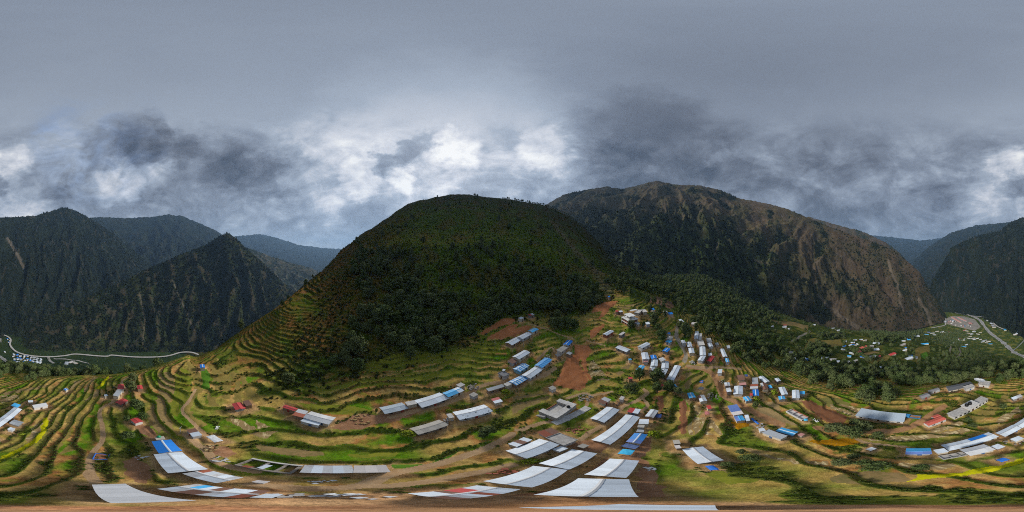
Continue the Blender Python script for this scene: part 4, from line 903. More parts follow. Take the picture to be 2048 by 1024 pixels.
BOXF = [(0, 3, 2, 1), (4, 5, 6, 7), (0, 1, 5, 4), (1, 2, 6, 5), (2, 3, 7, 6), (3, 0, 4, 7)]
def boxes(name, lst):
    """lst of (x0,y0,z0,x1,y1,z1)"""
    V, F = [], []
    for x0, y0, z0, x1, y1, z1 in lst:
        o = len(V)
        V += [(x0, y0, z0), (x1, y0, z0), (x1, y1, z0), (x0, y1, z0), (x0, y0, z1), (x1, y0, z1), (x1, y1, z1), (x0, y1, z1)]
        F += [tuple(i + o for i in f) for f in BOXF]
    return new_mesh(name, V, F)
def slab(name, corners, th):
    """four corners (x,y,z) of the top face, thickness th downwards"""
    V = [(x, y, z - th) for x, y, z in corners] + list(corners)
    return new_mesh(name, V, BOXF)
def prism_x(name, prof, x0, x1):
    n = len(prof)
    V = [(x0, y, z) for y, z in prof] + [(x1, y, z) for y, z in prof]
    me = bpy.data.meshes.new(name)
    F = [tuple(reversed(range(n))), tuple(range(n, 2 * n))] + [(i, (i + 1) % n, n + (i + 1) % n, n + i) for i in range(n)]
    me.from_pydata(V, [], F); me.update(); return me
def lathe(name, prof, seg=20):
    V, F = [], []
    for r, z in prof:
        for s in range(seg):
            a = 2 * math.pi * s / seg; V.append((r * math.cos(a), r * math.sin(a), z))
    for i in range(len(prof) - 1):
        for s in range(seg):
            F.append((i * seg + s, i * seg + (s + 1) % seg, (i + 1) * seg + (s + 1) % seg, (i + 1) * seg + s))
    return new_mesh(name, V, F, True)
def tube(name, pts, r, seg=8):
    V, F = [], []
    n = len(pts)
    for i, p in enumerate(pts):
        p = Vector(p); d = (Vector(pts[min(i + 1, n - 1)]) - Vector(pts[max(i - 1, 0)])).normalized()
        s = d.orthogonal().normalized(); q = d.cross(s)
        for k in range(seg):
            a = 2 * math.pi * k / seg; w = p + (s * math.cos(a) + q * math.sin(a)) * (r[i] if isinstance(r, (list, tuple)) else r); V.append(tuple(w))
    for i in range(n - 1):
        for k in range(seg):
            F.append((i * seg + k, i * seg + (k + 1) % seg, (i + 1) * seg + (k + 1) % seg, (i + 1) * seg + k))
    return new_mesh(name, V, F, True)

# ------------------------------------------------------------------ land cover
def inter(fac, a, b): return a + (b - a) * fac[..., None]
def C3(*c): return np.array(c, float)
n1 = fbm(X / 30.0 + 3, Y / 30.0, 4) + 0.02; n2 = fbm(X / 7.0 - 8, Y / 7.0, 4); n3 = fbm(X / 120.0 + 31, Y / 120.0, 3)
tid = pnoise(terr_id * 7.31 + 0.5, n3 * 1.5 + X / 55.0 + Y / 70.0)
pick = np.clip(0.5 + 1.15 * tid + 0.35 * n2 + 0.25 * n1, 0, 1)
top = np.zeros(X.shape + (3,))
pal = [(0.0, C3(0.075, 0.14, 0.018)), (0.2, C3(0.11, 0.135, 0.028)), (0.38, C3(0.20, 0.175, 0.055)), (0.52, C3(0.265, 0.19, 0.068)), (0.66, C3(0.33, 0.225, 0.095)), (0.8, C3(0.27, 0.135, 0.06)), (0.9, C3(0.15, 0.15, 0.035)), (1.0, C3(0.08, 0.15, 0.02))]
for c in range(3):
    top[..., c] = np.interp(pick, [p for p, _ in pal], [q[c] for _, q in pal])
bank = inter(np.clip(0.5 + n2 * 0.9, 0, 1), C3(0.055, 0.090, 0.017), C3(0.125, 0.145, 0.030))
bank = inter(np.clip((n1 - 0.15) * 2.2, 0, 0.7), bank, C3(0.13, 0.075, 0.04))
weed = sstep(0.29, 0.36, fbm(X / 13.0 + 77, Y / 13.0, 4) + 0.30 * (fq - 0.4))
land = inter(np.clip(np.maximum(riser, weed * 0.85), 0, 1), top, bank)
# the bushy hill
wooded = np.zeros(X.shape)
bm = bbox_mask(wood_xy, 20); i = np.nonzero(bm)
dd = polydist(X[i], Y[i], wood_xy, True); s = np.where(inpoly(X[i], Y[i], wood_xy), dd, -dd)
wooded[i] = sstep(-6, 10, s + 10 * n2[i])
shrub = inter(np.clip(0.5 + n2, 0, 1), C3(0.030, 0.050, 0.012), C3(0.075, 0.095, 0.020))
shrub = inter(riser * np.clip(tw, 0, 1) * 0.75, shrub, C3(0.018, 0.027, 0.009))
shrub = inter(sstep(0.0, 0.4, n1 + 0.3 * n2) * 0.55, shrub, C3(0.075, 0.05, 0.022))
fadeb = sstep(150, 260, RG) * ((PXG > 372) & (PXG < 1290))
topd = inter(sstep(-0.2, 0.35, n1), C3(0.024, 0.027, 0.009), C3(0.036, 0.026, 0.013))
shrub = inter(sstep(240, 430, RG) * 0.85, shrub, topd)
land = inter(np.maximum(wooded, fadeb), land, shrub)
# brown terraces of the spur
spur = ((PXG > 380) & (PXG < 860)) * sstep(72, 90, RG) * (1 - sstep(330, 430, RG)) * (1 - sstep(690, 850, PXG + 60 * n1))
sc_ = inter(np.clip(0.45 + 0.9 * n2 + 0.8 * n1 + 0.35 * sstep(110, 200, RG), 0, 1), C3(0.055, 0.078, 0.016), C3(0.165, 0.078, 0.036))
sc_ = inter(riser * 0.8 * np.clip(tw, 0, 1), sc_, C3(0.030, 0.045, 0.012))
sc_ = sc_ * (1 - 0.35 * sstep(95, 150, RG))[..., None]
land = inter(np.clip(spur * 0.9, 0, 1), land, sc_)
# beyond the village: forest floors, far terraces
far = sstep(125, 190, RG) * (((PXG > 1260) | (PXG < 372)))
ff = inter(np.clip(0.5 + n2, 0, 1), C3(0.024, 0.038, 0.012), C3(0.06, 0.075, 0.02))
ff = inter(sstep(0.05, 0.4, n1) * 0.6, ff, C3(0.16, 0.14, 0.045))
ff = inter((PXG < 372) * sstep(180, 330, RG) * 0.93, ff, C3(0.017, 0.027, 0.011))
land = inter(far, land, ff)
# bare yard straight below, grassy banks around it
nad = 1 - sstep(3.4, 4.6, RG + 2.0 * n2)
land = inter(nad, land, C3(0.36, 0.19, 0.11))
lane = ((PXG > 430) & (PXG < 1300)) * sstep(2, 4, RG) * (1 - sstep(9, 11.5, RG + 4 * n2 + 2 * n1))
land = inter(np.clip(lane, 0, 1), land, inter(np.clip(0.5 + n2, 0, 1), C3(0.30, 0.16, 0.09), C3(0.40, 0.26, 0.15)))
# landslide scar on the shoulder of the hill
scar = smooth_line(close_up(to_ground('P', '1106,445 1118,462 1150,500 1180,528 1205,560 1216,580', Z0), 9))
ds = polydist(X, Y, scar)
land = inter((1 - sstep(1, 13, ds + 12 * n2)) * 0.6, land, C3(0.11, 0.082, 0.060))
# trodden earth round the houses
foot = np.zeros(X.shape)
for c_, ax_, L_, W_ in PADS:
    rad = math.hypot(L_, W_) / 2 + 4
    i = np.nonzero((np.abs(X - c_[0]) < rad) & (np.abs(Y - c_[1]) < rad))
    if not len(i[0]): continue
    dx, dy = X[i] - c_[0], Y[i] - c_[1]
    d = np.maximum(np.abs(dx * ax_[0] + dy * ax_[1]) - L_ / 2, np.abs(-dx * ax_[1] + dy * ax_[0]) - W_ / 2)
    foot[i] = np.maximum(foot[i], 1 - sstep(0.8, 2.6, d + 2.0 * n2[i]))
land = inter(foot * 0.8, land, inter(np.clip(0.5 + n2, 0, 1), C3(0.27, 0.155, 0.085), C3(0.40, 0.27, 0.16)))
lum = land.mean(-1, keepdims=True)
land = lum + (land - lum) * 1.18
land = np.clip(land * 1.28, 0.004, 0.9)

# ------------------------------------------------------------------ who owns each ground cell
owner = np.zeros((NA, NR - 1), np.int32)
Xc = (X[:, :-1] + X[:, 1:]) / 2; Yc = (Y[:, :-1] + Y[:, 1:]) / 2
jx = Xc + 0.9 * fbm(Xc / 3.1, Yc / 3.1, 2); jy = Yc + 0.9 * fbm(Xc / 3.1 + 40, Yc / 3.1, 2)
GROUND_PIECES = []
def own(mask_idx, name, mat, label):
    k = len(GROUND_PIECES) + 1
    owner[mask_idx] = k
    GROUND_PIECES.append((name, mat, label))
def cells_near(poly, m):
    xs = [p[0] for p in poly]; ys = [p[1] for p in poly]
    return np.nonzero((jx > min(xs) - m) & (jx < max(xs) + m) & (jy > min(ys) - m) & (jy < max(ys) + m))
for (kind, _, _, lab), poly in zip(FIELDS, field_xy):
    i = cells_near(poly, 2)
    ins = inpoly(jx[i], jy[i], poly)
    if kind in ('olive', 'lime', 'rice', 'dry', 'straw', 'stubble', 'plum'):
        ins &= riser[i[0], i[1]] * tw[i[0], i[1]] < 0.45          # the banks between the steps stay green
    own((i[0][ins], i[1][ins]), 'yard' if kind == 'soil' else 'field', 'field_' + kind, lab)
for (z, p, wd, lab, nm), line in zip(PATHS, path_xy):
    i = cells_near(line, wd + 1)
    d = polydist(jx[i] * 0.3 + Xc[i] * 0.7, jy[i] * 0.3 + Yc[i] * 0.7, line)
    minw = 0.0018 * np.hypot(Xc[i], Yc[i]) + 0.1
    ins = d < np.maximum(wd / 2, minw)
    own((i[0][ins], i[1][ins]), nm, {'dirt_road': 'road_earth', 'track': 'track_gravel', 'path': 'path_earth'}[nm], lab)

VI = np.arange(NA * NR).reshape(NA, NR)
A0 = VI[:, :-1]; A1 = np.roll(VI, -1, axis=0)[:, :-1]; B1 = np.roll(VI, -1, axis=0)[:, 1:]; B0 = VI[:, 1:]
QUADS = np.stack([A0, A1, B1, B0], -1)
VALL = np.stack([X, Y, Z1], -1).reshape(-1, 3)
LALL = land.reshape(-1, 3)
def cut(k, name, mat, **props):
    q = QUADS[owner == k].reshape(-1, 4)
    if len(q) == 0: return None
    u, inv = np.unique(q, return_inverse=True)
    me = new_mesh(name, VALL[u], inv.reshape(-1, 4)[:, ::-1], True)
    if mat == 'hillside':
        at = me.attributes.new('land', 'FLOAT_COLOR', 'POINT')
        c = np.ones((len(u), 4), np.float32); c[:, :3] = LALL[u]; at.data.foreach_set('color', c.ravel())
    return link(name, me, mat, kind='structure', **props)
cut(0, 'ground', 'hillside', label='terraced hillside and bushy hill above the valley', category='hillside')
for k, (nm, mt, lab) in enumerate(GROUND_PIECES):
    cut(k + 1, nm, mt, label=lab, category={'field': 'field', 'yard': 'yard', 'path': 'path', 'track': 'track', 'dirt_road': 'road'}[nm])
# ------------------------------------------------------------------ mountains: crest line as seen, crest distance, foot distance and foot height by px
MOUNTAIN = {}
def mountain(name, label, sky, crest, foot, footz, npx, nr, cover, rib=(150.0, 0.10), shape=1.0, back=0.35, scars=()):
    sky = np.array(sky, float)
    px = np.linspace(sky[0, 0], sky[-1, 0], npx)
    py = np.interp(px, sky[:, 0], sky[:, 1])
    ker = np.ones(3) / 3; py[1:-1] = np.convolve(py, ker, 'valid')
    ci = lambda t: np.interp(px, [a for a, _ in t], [b for _, b in t])
    Rc, rf, zf = ci(crest), ci(foot), ci(footz)
    zc = Rc * np.tan((0.5 - py / 1024) * np.pi)
    t = np.concatenate([np.linspace(0, 1, nr) ** 0.9, 1 + np.linspace(0, back, max(6, nr // 12))[1:]])
    az = (px / 2048 - 0.5) * 2 * np.pi
    r = rf[:, None] + (Rc - rf)[:, None] * t[None]
    front = np.clip(t, 0, 1)
    # spurs and gullies run down the slope and bend a little
    span = np.mean(Rc - rf)
    arc0 = (az * np.mean(Rc))[:, None] + 0 * t[None]; down = span * t[None] + 0 * arc0
    k_ = rib[0]
    arc = arc0 + 0.55 * k_ * fbm(arc0 / (1.7 * k_), down / (1.5 * k_), 3) + 0.9 * down * pnoise(arc0 / (5 * k_) + 7.7, 0 * down + 1.5)
    down = down + 0.5 * k_ * fbm(arc0 / (1.6 * k_) + 40, down / (1.6 * k_), 2)
    g = fbm(arc / k_ + 3.3, down / (1.35 * k_) + 1.1, 5, 0.5, True)
    H = (zc - zf)[:, None]
    x = np.sin(az)[:, None] * r; y = np.cos(az)[:, None] * r
    base = zf[:, None] + H * (front[None] ** shape)
    fall = np.clip(t - 1, 0, None)[None]
    base = base - fall * (Rc - rf)[:, None] * 0.75
    env = np.sin(np.pi * np.clip(front, 0, 1) ** 0.8)[None] ** 0.8
    bumpy = fbm(x / 110.0, y / 110.0, 5, 0.55) * 0.05
    z = base + env * np.abs(H) * (1.7 * rib[1] * (g - 0.80) + bumpy)
    # no inner fold may rise above the crest line
    lim = r * np.tan((0.5 - py / 1024) * np.pi)[:, None] - (1 - front)[None] * 2.0
    z = np.where(t[None] < 1, np.minimum(z, lim), z)
    z += ((front > 0.985) & (t <= 1.0))[None] * (0.006 * Rc[:, None]) * fbm(arc0 / (0.012 * np.mean(Rc)), 0 * arc + 2.5, 3)
    n, m = z.shape
    vi = np.arange(n * m).reshape(n, m)
    q = np.stack([vi[:-1, :-1], vi[1:, :-1], vi[1:, 1:], vi[:-1, 1:]], -1).reshape(-1, 4)[:, ::-1]
    me = new_mesh(name, np.stack([x, y, z], -1).reshape(-1, 3), q, True)
    col = cover(x, y, z, np.broadcast_to(front[None], z.shape), g, np.broadcast_to(px[:, None], z.shape))
    pyy = 512 - np.degrees(np.arctan2(z, r)) / 180 * 1024
    # pale slides and gullies
    for pts, wdt in scars:
        d = polydist(np.broadcast_to(px[:, None], z.shape), pyy, pts)
        col = inter((1 - sstep(wdt * 0.4, wdt * 1.1, d + 0.8 * wdt * fbm(x / 25, y / 25, 3))) * 0.5, col, C3(0.15, 0.12, 0.09))
    at = me.attributes.new('land', 'FLOAT_COLOR', 'POINT')
    c = np.ones((n * m, 4), np.float32); c[:, :3] = np.clip(col, 0.003, 0.9).reshape(-1, 3); at.data.foreach_set('color', c.ravel())
    link(name, me, 'mountain', kind='structure', label=label, category='mountain')
    MOUNTAIN[name] = (px, t, x, y, z, col)
def forest_cover(base, light, rock, k=0.25):
    def f(x, y, z, t, g, px):
        a = fbm(x / 160 + 9, y / 160, 5); b = fbm(x / 45, y / 45 + 4, 4)
        c = inter(np.clip(0.45 + 1.1 * a + 0.4 * b, 0, 1), C3(*base), C3(*light))
        return inter(sstep(k, k + 0.35, b + 0.5 * g) * 0.8, c, C3(*rock))
    return f
def rocky_cover(x, y, z, t, g, px):
    a = fbm(x / 170 + 9, y / 170, 5); b = fbm(x / 50, y / 50 + 4, 5)
    c = inter(np.clip(0.5 + 1.2 * a, 0, 1), C3(0.092, 0.066, 0.040), C3(0.066, 0.060, 0.028))
    c = inter(sstep(0.05, 0.4, b) * 0.6, c, C3(0.098, 0.074, 0.054))
    c = inter(sstep(0.22, 0.55, 0.9 * a - 0.45 * (g - 0.3) + 0.55 * b), c, C3(0.026, 0.033, 0.014))      # shrubs in the gullies
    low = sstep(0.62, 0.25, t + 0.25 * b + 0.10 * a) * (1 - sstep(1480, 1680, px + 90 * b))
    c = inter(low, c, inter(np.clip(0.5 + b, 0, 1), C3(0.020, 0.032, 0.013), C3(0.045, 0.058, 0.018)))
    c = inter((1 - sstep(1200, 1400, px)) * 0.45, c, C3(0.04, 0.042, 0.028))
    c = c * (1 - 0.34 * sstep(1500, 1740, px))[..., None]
    return c
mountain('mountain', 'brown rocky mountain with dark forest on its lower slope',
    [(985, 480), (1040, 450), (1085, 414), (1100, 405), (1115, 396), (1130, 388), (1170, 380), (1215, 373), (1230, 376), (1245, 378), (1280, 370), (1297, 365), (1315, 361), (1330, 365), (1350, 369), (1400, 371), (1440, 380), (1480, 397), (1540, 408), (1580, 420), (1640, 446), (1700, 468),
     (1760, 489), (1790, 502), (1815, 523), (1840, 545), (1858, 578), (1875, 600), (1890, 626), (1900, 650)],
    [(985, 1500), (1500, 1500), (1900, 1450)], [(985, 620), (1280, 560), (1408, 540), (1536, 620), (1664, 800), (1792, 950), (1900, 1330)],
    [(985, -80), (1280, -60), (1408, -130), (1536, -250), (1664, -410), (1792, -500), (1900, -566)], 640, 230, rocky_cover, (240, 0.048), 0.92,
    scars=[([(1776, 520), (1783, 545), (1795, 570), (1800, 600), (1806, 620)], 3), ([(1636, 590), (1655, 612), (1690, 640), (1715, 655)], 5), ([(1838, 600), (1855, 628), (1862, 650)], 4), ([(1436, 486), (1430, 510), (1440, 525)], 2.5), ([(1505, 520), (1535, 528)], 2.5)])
dk = forest_cover((0.007, 0.011, 0.009), (0.015, 0.020, 0.012), (0.032, 0.029, 0.021), 0.36)  # forest tones made darker: cloud shadow is put into the colour
dk2 = forest_cover((0.013, 0.020, 0.010), (0.030, 0.037, 0.014), (0.052, 0.042, 0.027), 0.24)  # spur forest, also darkened in its colour for cloud shadow
mountain('spur_ridge', 'dark green spur ridge above the winding valley road',
    [(-70, 708), (-20, 686), (0, 675), (30, 662), (80, 640), (130, 618), (160, 603), (200, 581), (230, 570), (260, 556), (300, 535), (330, 524), (360, 510), (410, 490), (440, 473), (455, 465), (468, 473), (490, 495), (520, 520), (545, 545), (560, 560), (590, 585), (620, 610), (660, 650)],
    [(-70, 1380), (0, 1300), (60, 1150), (130, 1100), (455, 1400), (660, 1300)], [(-70, 1280), (0, 1180), (30, 1000), (60, 840), (400, 830), (660, 900)], [(-70, -564), (660, -564)], 420, 170, dk2, (170, 0.062), 0.95,
    scars=[([(280, 590), (290, 640), (285, 690)], 2.0), ([(345, 560), (370, 620), (392, 668)], 1.8), ([(440, 506), (428, 540)], 1.5)])
mountain('forest_mountain', 'dark forested mountain across the valley',
    [(-196, 610), (-190, 590), (-183, 560), (-165, 530), (-145, 495), (-120, 482), (-88, 470), (-48, 462), (-30, 447), (-10, 437), (0, 435), (40, 434), (70, 432), (88, 426), (100, 423), (115, 418), (130, 415), (145, 419), (160, 426), (180, 437), (205, 452), (230, 470), (260, 495), (290, 520), (320, 548), (380, 600)],
    [(-196, 1700), (-100, 1900), (0, 2200), (130, 2500), (380, 2500)], [(-196, 1620), (-150, 1560), (-90, 1400), (-40, 1150), (0, 990), (60, 1050), (130, 1300), (380, 1700)], [(-196, -566), (60, -566), (130, -500), (380, -480)], 460, 200, dk, (340, 0.075), 1.0,
    scars=[([(15, 478), (35, 510), (48, 535)], 4)])
mountain('blue_mountain', 'blue grey mountain under the low cloud behind the spur ridge',
    [(120, 460), (160, 436), (200, 434), (250, 436), (300, 434), (325, 431), (340, 429), (352, 432), (362, 431), (400, 447), (430, 460), (460, 480), (500, 505), (560, 540), (640, 575)],
    [(120, 4300), (640, 4300)], [(120, 2300), (640, 2300)], [(120, -450), (640, -450)], 220, 70, dk, (350, 0.07))
mountain('side_ridge', 'hazy cultivated ridge to the side of the spur',
    [(440, 505), (470, 490), (500, 497), (540, 512), (580, 525), (620, 535), (645, 548), (690, 575), (740, 600)],
    [(440, 2500), (740, 2500)], [(440, 1350), (740, 1350)], [(440, -560), (740, -560)], 160, 90, forest_cover((0.020, 0.028, 0.018), (0.05, 0.05, 0.028), (0.10, 0.085, 0.06), 0.2), (200, 0.08))
mountain('distant_mountain', 'pale blue distant mountain between the ridges',
    [(380, 500), (430, 484), (470, 473), (500, 470), (520, 468), (545, 473), (560, 478), (600, 490), (630, 494), (650, 496), (682, 498), (740, 506), (820, 512)],
    [(380, 8200), (820, 8200)], [(380, 4500), (820, 4500)], [(380, -500), (820, -500)], 160, 50, dk, (500, 0.06))
mountain('rear_ridge', 'dark ridge behind the rocky mountain',
    [(1560, 430), (1620, 434), (1640, 440), (1690, 454), (1720, 461), (1750, 474), (1775, 487), (1800, 506), (1830, 540), (1860, 585), (1890, 630)],
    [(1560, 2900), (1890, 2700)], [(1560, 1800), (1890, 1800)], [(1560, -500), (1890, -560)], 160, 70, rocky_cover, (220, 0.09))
mountain('gorge_mountain', 'hazy blue mountain on the far side of the gorge',
    [(1780, 600), (1805, 560), (1830, 520), (1850, 500), (1870, 485), (1900, 466), (1950, 451), (2000, 446), (2060, 440), (2140, 450)],
    [(1780, 5200), (2140, 5200)], [(1780, 2700), (2140, 2700)], [(1780, -540), (2140, -540)], 180, 80, dk, (330, 0.09))
mountain('distant_mountain', 'faint blue mountain closing the gorge under the cloud',
    [(1660, 470), (1740, 470), (1800, 476), (1840, 481), (1890, 476), (1940, 470), (1990, 470)],
    [(1660, 9500), (1990, 9500)], [(1660, 5500), (1990, 5500)], [(1660, -520), (1990, -520)], 110, 40, dk, (600, 0.05))

# ------------------------------------------------------------------ valley floor things
def plane_pt(px, py, z):
    d = px_dir(px, py); t = z / d[2]; return (d[0] * t, d[1] * t)
def z_top(x, y):
    return ground_z(x, y)
def ribbon(name, pts, width, z, mat, **props):
    line = smooth_line(pts, 14); V = []
    for i, p in enumerate(line):
        a = line[max(i - 1, 0)]; b = line[min(i + 1, len(line) - 1)]
        d = np.array([b[0] - a[0], b[1] - a[1]]); d /= np.linalg.norm(d) + 1e-9
        nrm = np.array([-d[1], d[0]])
        wv = width * (1 + (0.9 if 'river' in name else 0.2) * pnoise(np.array([i * 0.37]), np.array([2.2]))[0])
        for s in (-0.5, 0.5):
            q = np.array(p) + nrm * wv * s
            zz_ = max(z, ground_z(q[0], q[1]) + 0.8 + (1.2 if mat == 'water' else 0))
            V.append((q[0], q[1], zz_))
    F = [(2 * i, 2 * i + 2, 2 * i + 3, 2 * i + 1) for i in range(len(line) - 1)]
    me = new_mesh(name, V, F)
    return link(name, me, mat, kind='structure', **props)
VZ = -556.0
mat_field('camp_gravel', [(0.10, 0.09, 0.075), (0.24, 0.22, 0.19), (0.34, 0.31, 0.28)], 0.05)
mat_field('boulders', [(0.07, 0.07, 0.06), (0.30, 0.28, 0.26), (0.52, 0.49, 0.46)], 0.09)
mat_field('water', [(0.16, 0.19, 0.19), (0.24, 0.27, 0.27), (0.34, 0.36, 0.36)], 0.05)
MATS['water'].node_tree.nodes['Principled BSDF'].inputs['Roughness'].default_value = 0.25
riv1 = [plane_pt(x, y, VZ) for x, y in zp('L8', '370,262 400,288 440,312 480,350 530,392 600,420 680,432 760,452 830,478')]
riv2 = [plane_pt(x, y, VZ) for x, y in zp('L8', '830,478 900,520 960,600 1030,680 1120,750 1220,830 1300,910 1400,965 1459,990')] + [plane_pt(2058, 722, VZ), plane_pt(2076, 738, VZ), plane_pt(2110, 765, VZ)]
ribbon('river_bed', riv1 + riv2[1:], 24, VZ + 0.4, 'boulders', label='pale boulder river bed winding down the valley', category='river bed')
ribbon('river', riv1 + riv2[1:], 5, VZ + 1.4, 'water', label='grey river in the boulder bed', category='river')
road = [plane_pt(x, y, VZ) for x, y in zp('L7', '-120,60 0,130 70,160 100,190 95,240 150,300 260,335 450,350 600,340 720,325 980,345 1050,335 1260,352 1540,345 1680,310 1780,308 1850,330')]
ribbon('valley_road', road, 10, VZ + 6.5, 'gravel', label='pale gravel road along the foot of the spur ridge', category='road')
ribbon('valley_road', [plane_pt(x, y, VZ) for x, y in zp('L7', '450,352 470,400 500,440')], 12, VZ + 3, 'gravel', label='side road dropping from the valley road to the quarry', category='road')
ribbon('valley_road', [plane_pt(x, y, VZ) for x, y in zp('L7', '500,365 640,378 740,395 830,430')], 9, VZ + 3, 'gravel', label='thin lane below the valley road', category='road')
ribbon('valley_road', [plane_pt(x, y, VZ) for x, y in zp('L8', '680,420 780,460 960,482 1050,540 1120,600 1230,645')], 10, VZ + 4, 'gravel', label='road along the river opposite the work camp', category='road')
ribbon('valley_road', [plane_pt(x, y, VZ) for x, y in zp('L8', '270,620 350,605 450,580 445,540 400,490')], 9, VZ + 4, 'gravel', label='orange spur road ending at the work camp', category='road')
# gravel pad of the work camp
campo = [plane_pt(x, y, VZ) for x, y in zp('L8', '425,512 530,466 700,470 830,510 905,600 830,645 700,615 590,592 470,556')]
def flat_poly(name, poly, z, mat, th=2.0, **props):
    n = len(poly); V = [(x, y, z) for x, y in poly] + [(x, y, z - th) for x, y in poly]
    me = bpy.data.meshes.new(name)
    me.from_pydata(V, [], [tuple(range(n))] + [(i, i + n, (i + 1) % n + n, (i + 1) % n) for i in range(n)]); me.update()
    return link(name, me, mat, kind='structure', **props)
flat_poly('gravel_pad', campo, VZ + 3.0, 'camp_gravel', 6.0, label='levelled gravel pad of the work camp by the river', category='gravel pad')
# ------------------------------------------------------------------ buildings
COVER = {'W': ['tin_white'], 'G': ['tin_grey'], 'GL': ['tin_grey_blue'], 'GW': ['tin_pale_grey'], 'GB': ['tin_grey_blue'], 'B': ['tin_dusty_blue', 'tin_dusty_blue', 'tin_blue'], 'BB': ['tin_vivid_blue'], 'C': ['tin_cyan'], 'R': ['tin_red'], 'RO': ['tin_orange_red'], 'RP': ['tin_pink'],
         'U': ['tin_rust', 'tin_rust', 'tin_red_rust', 'tin_stained'], 'PU': ['tin_red_rust', 'tin_red_rust', 'tin_rust', 'tin_stained'], 'K': ['concrete'], 'E': ['tin_beige'], 'P': ['tin_stained', 'tin_white', 'tin_white', 'tin_rust'], 'PW': ['tin_white', 'tin_white', 'tin_white', 'tin_white', 'tin_stained', 'tin_red_rust'],
         'PG': ['tin_pale_grey', 'tin_pale_grey', 'tin_stained'], 'PX': ['tin_white', 'tin_rust', 'tin_red_rust', 'tin_white', 'tin_stained'], 'PS': ['tin_white', 'tin_white', 'tin_stained'], 'PR': ['tin_white', 'tin_white', 'tin_stained', 'tin_white', 'tin_red_rust', 'tin_rust'], 'S': ['tin_striped'], 'SB': ['tin_blue_striped'], 'D': ['slate_dark'], 'DG': ['slate_grey'],
         'X': ['tin_pinkish_white', 'tin_pinkish_white', 'tin_beige', 'tin_pinkish_white', 'tin_dusty_blue'], 'N': ['tin_pinkish_white'], 'Q': ['tin_red', 'tin_white', 'tin_dusty_blue'], 'WR': ['tin_white', 'tin_white', 'tin_pink'], 'WH': ['tin_holes'], 'CW': ['tin_cyan'], 'CB': ['tin_cyan', 'tin_dusty_blue'], 'WB': ['tin_white'],
         'BT': ['tarp_faded_blue'], 'BD': ['tarp_dark_blue'], 'BW': ['tarp_blue']}
TARP = {'W': 'tarp_white', 'C': 'tarp_cyan', 'BB': 'tarp_blue', 'BT': 'tarp_faded_blue', 'BD': 'tarp_dark_blue', 'BW': 'tarp_blue', 'D': 'tarp_dark', 'N': 'tarp_white', 'RP': 'tarp_pink'}
WALLS = ['plaster_cream', 'plaster_white', 'mud_wall', 'tin_wall', 'stone_wall', 'plaster_cream']
def fit_sheets(L, want=2.1):
    n = max(2, int(round(L / want))); return n, L / n
def openings(root, L, W, z0, h, rnd, size_px):
    """doors and windows on both long walls"""
    if L < 3.2 or h < 1.8: return
    door_mat = rnd.choice(['door_red', 'door_blue', 'door_brown', 'door_brown'])
    dm = boxes('door', [(-0.45, -0.05, 0, 0.45, 0.05, min(1.95, h - 0.15))]); dm.materials.append(MATS[door_mat])
    wm = boxes('window', [(-0.55, -0.05, 0.8, 0.55, 0.05, min(1.8, h - 0.2))]); wm.materials.append(MATS['window_dark'])
    for s in (-1, 1):
        k = max(1, int(L / 3.2))
        for i in range(k):
            x = -L / 2 + L * (i + 0.5) / k + rnd.uniform(-0.2, 0.2)
            me, nm = (dm, 'door') if i == k // 2 else (wm, 'window')
            o = link(nm, me, None, root, (x, s * (W / 2 + 0.005), z0))
def posts(root, L, W, h, low=0.0):
    me = boxes('post', [(-0.06, -0.06, -0.6, 0.06, 0.06, h)]); me.materials.append(MATS['wood_post'])
    for sx in (-1, 1):
        for sy in (-1, 1):
            link('post', me, None, root, (sx * (L / 2 - 0.2), sy * (W / 2 - 0.2), 0))
n_sheets = 0
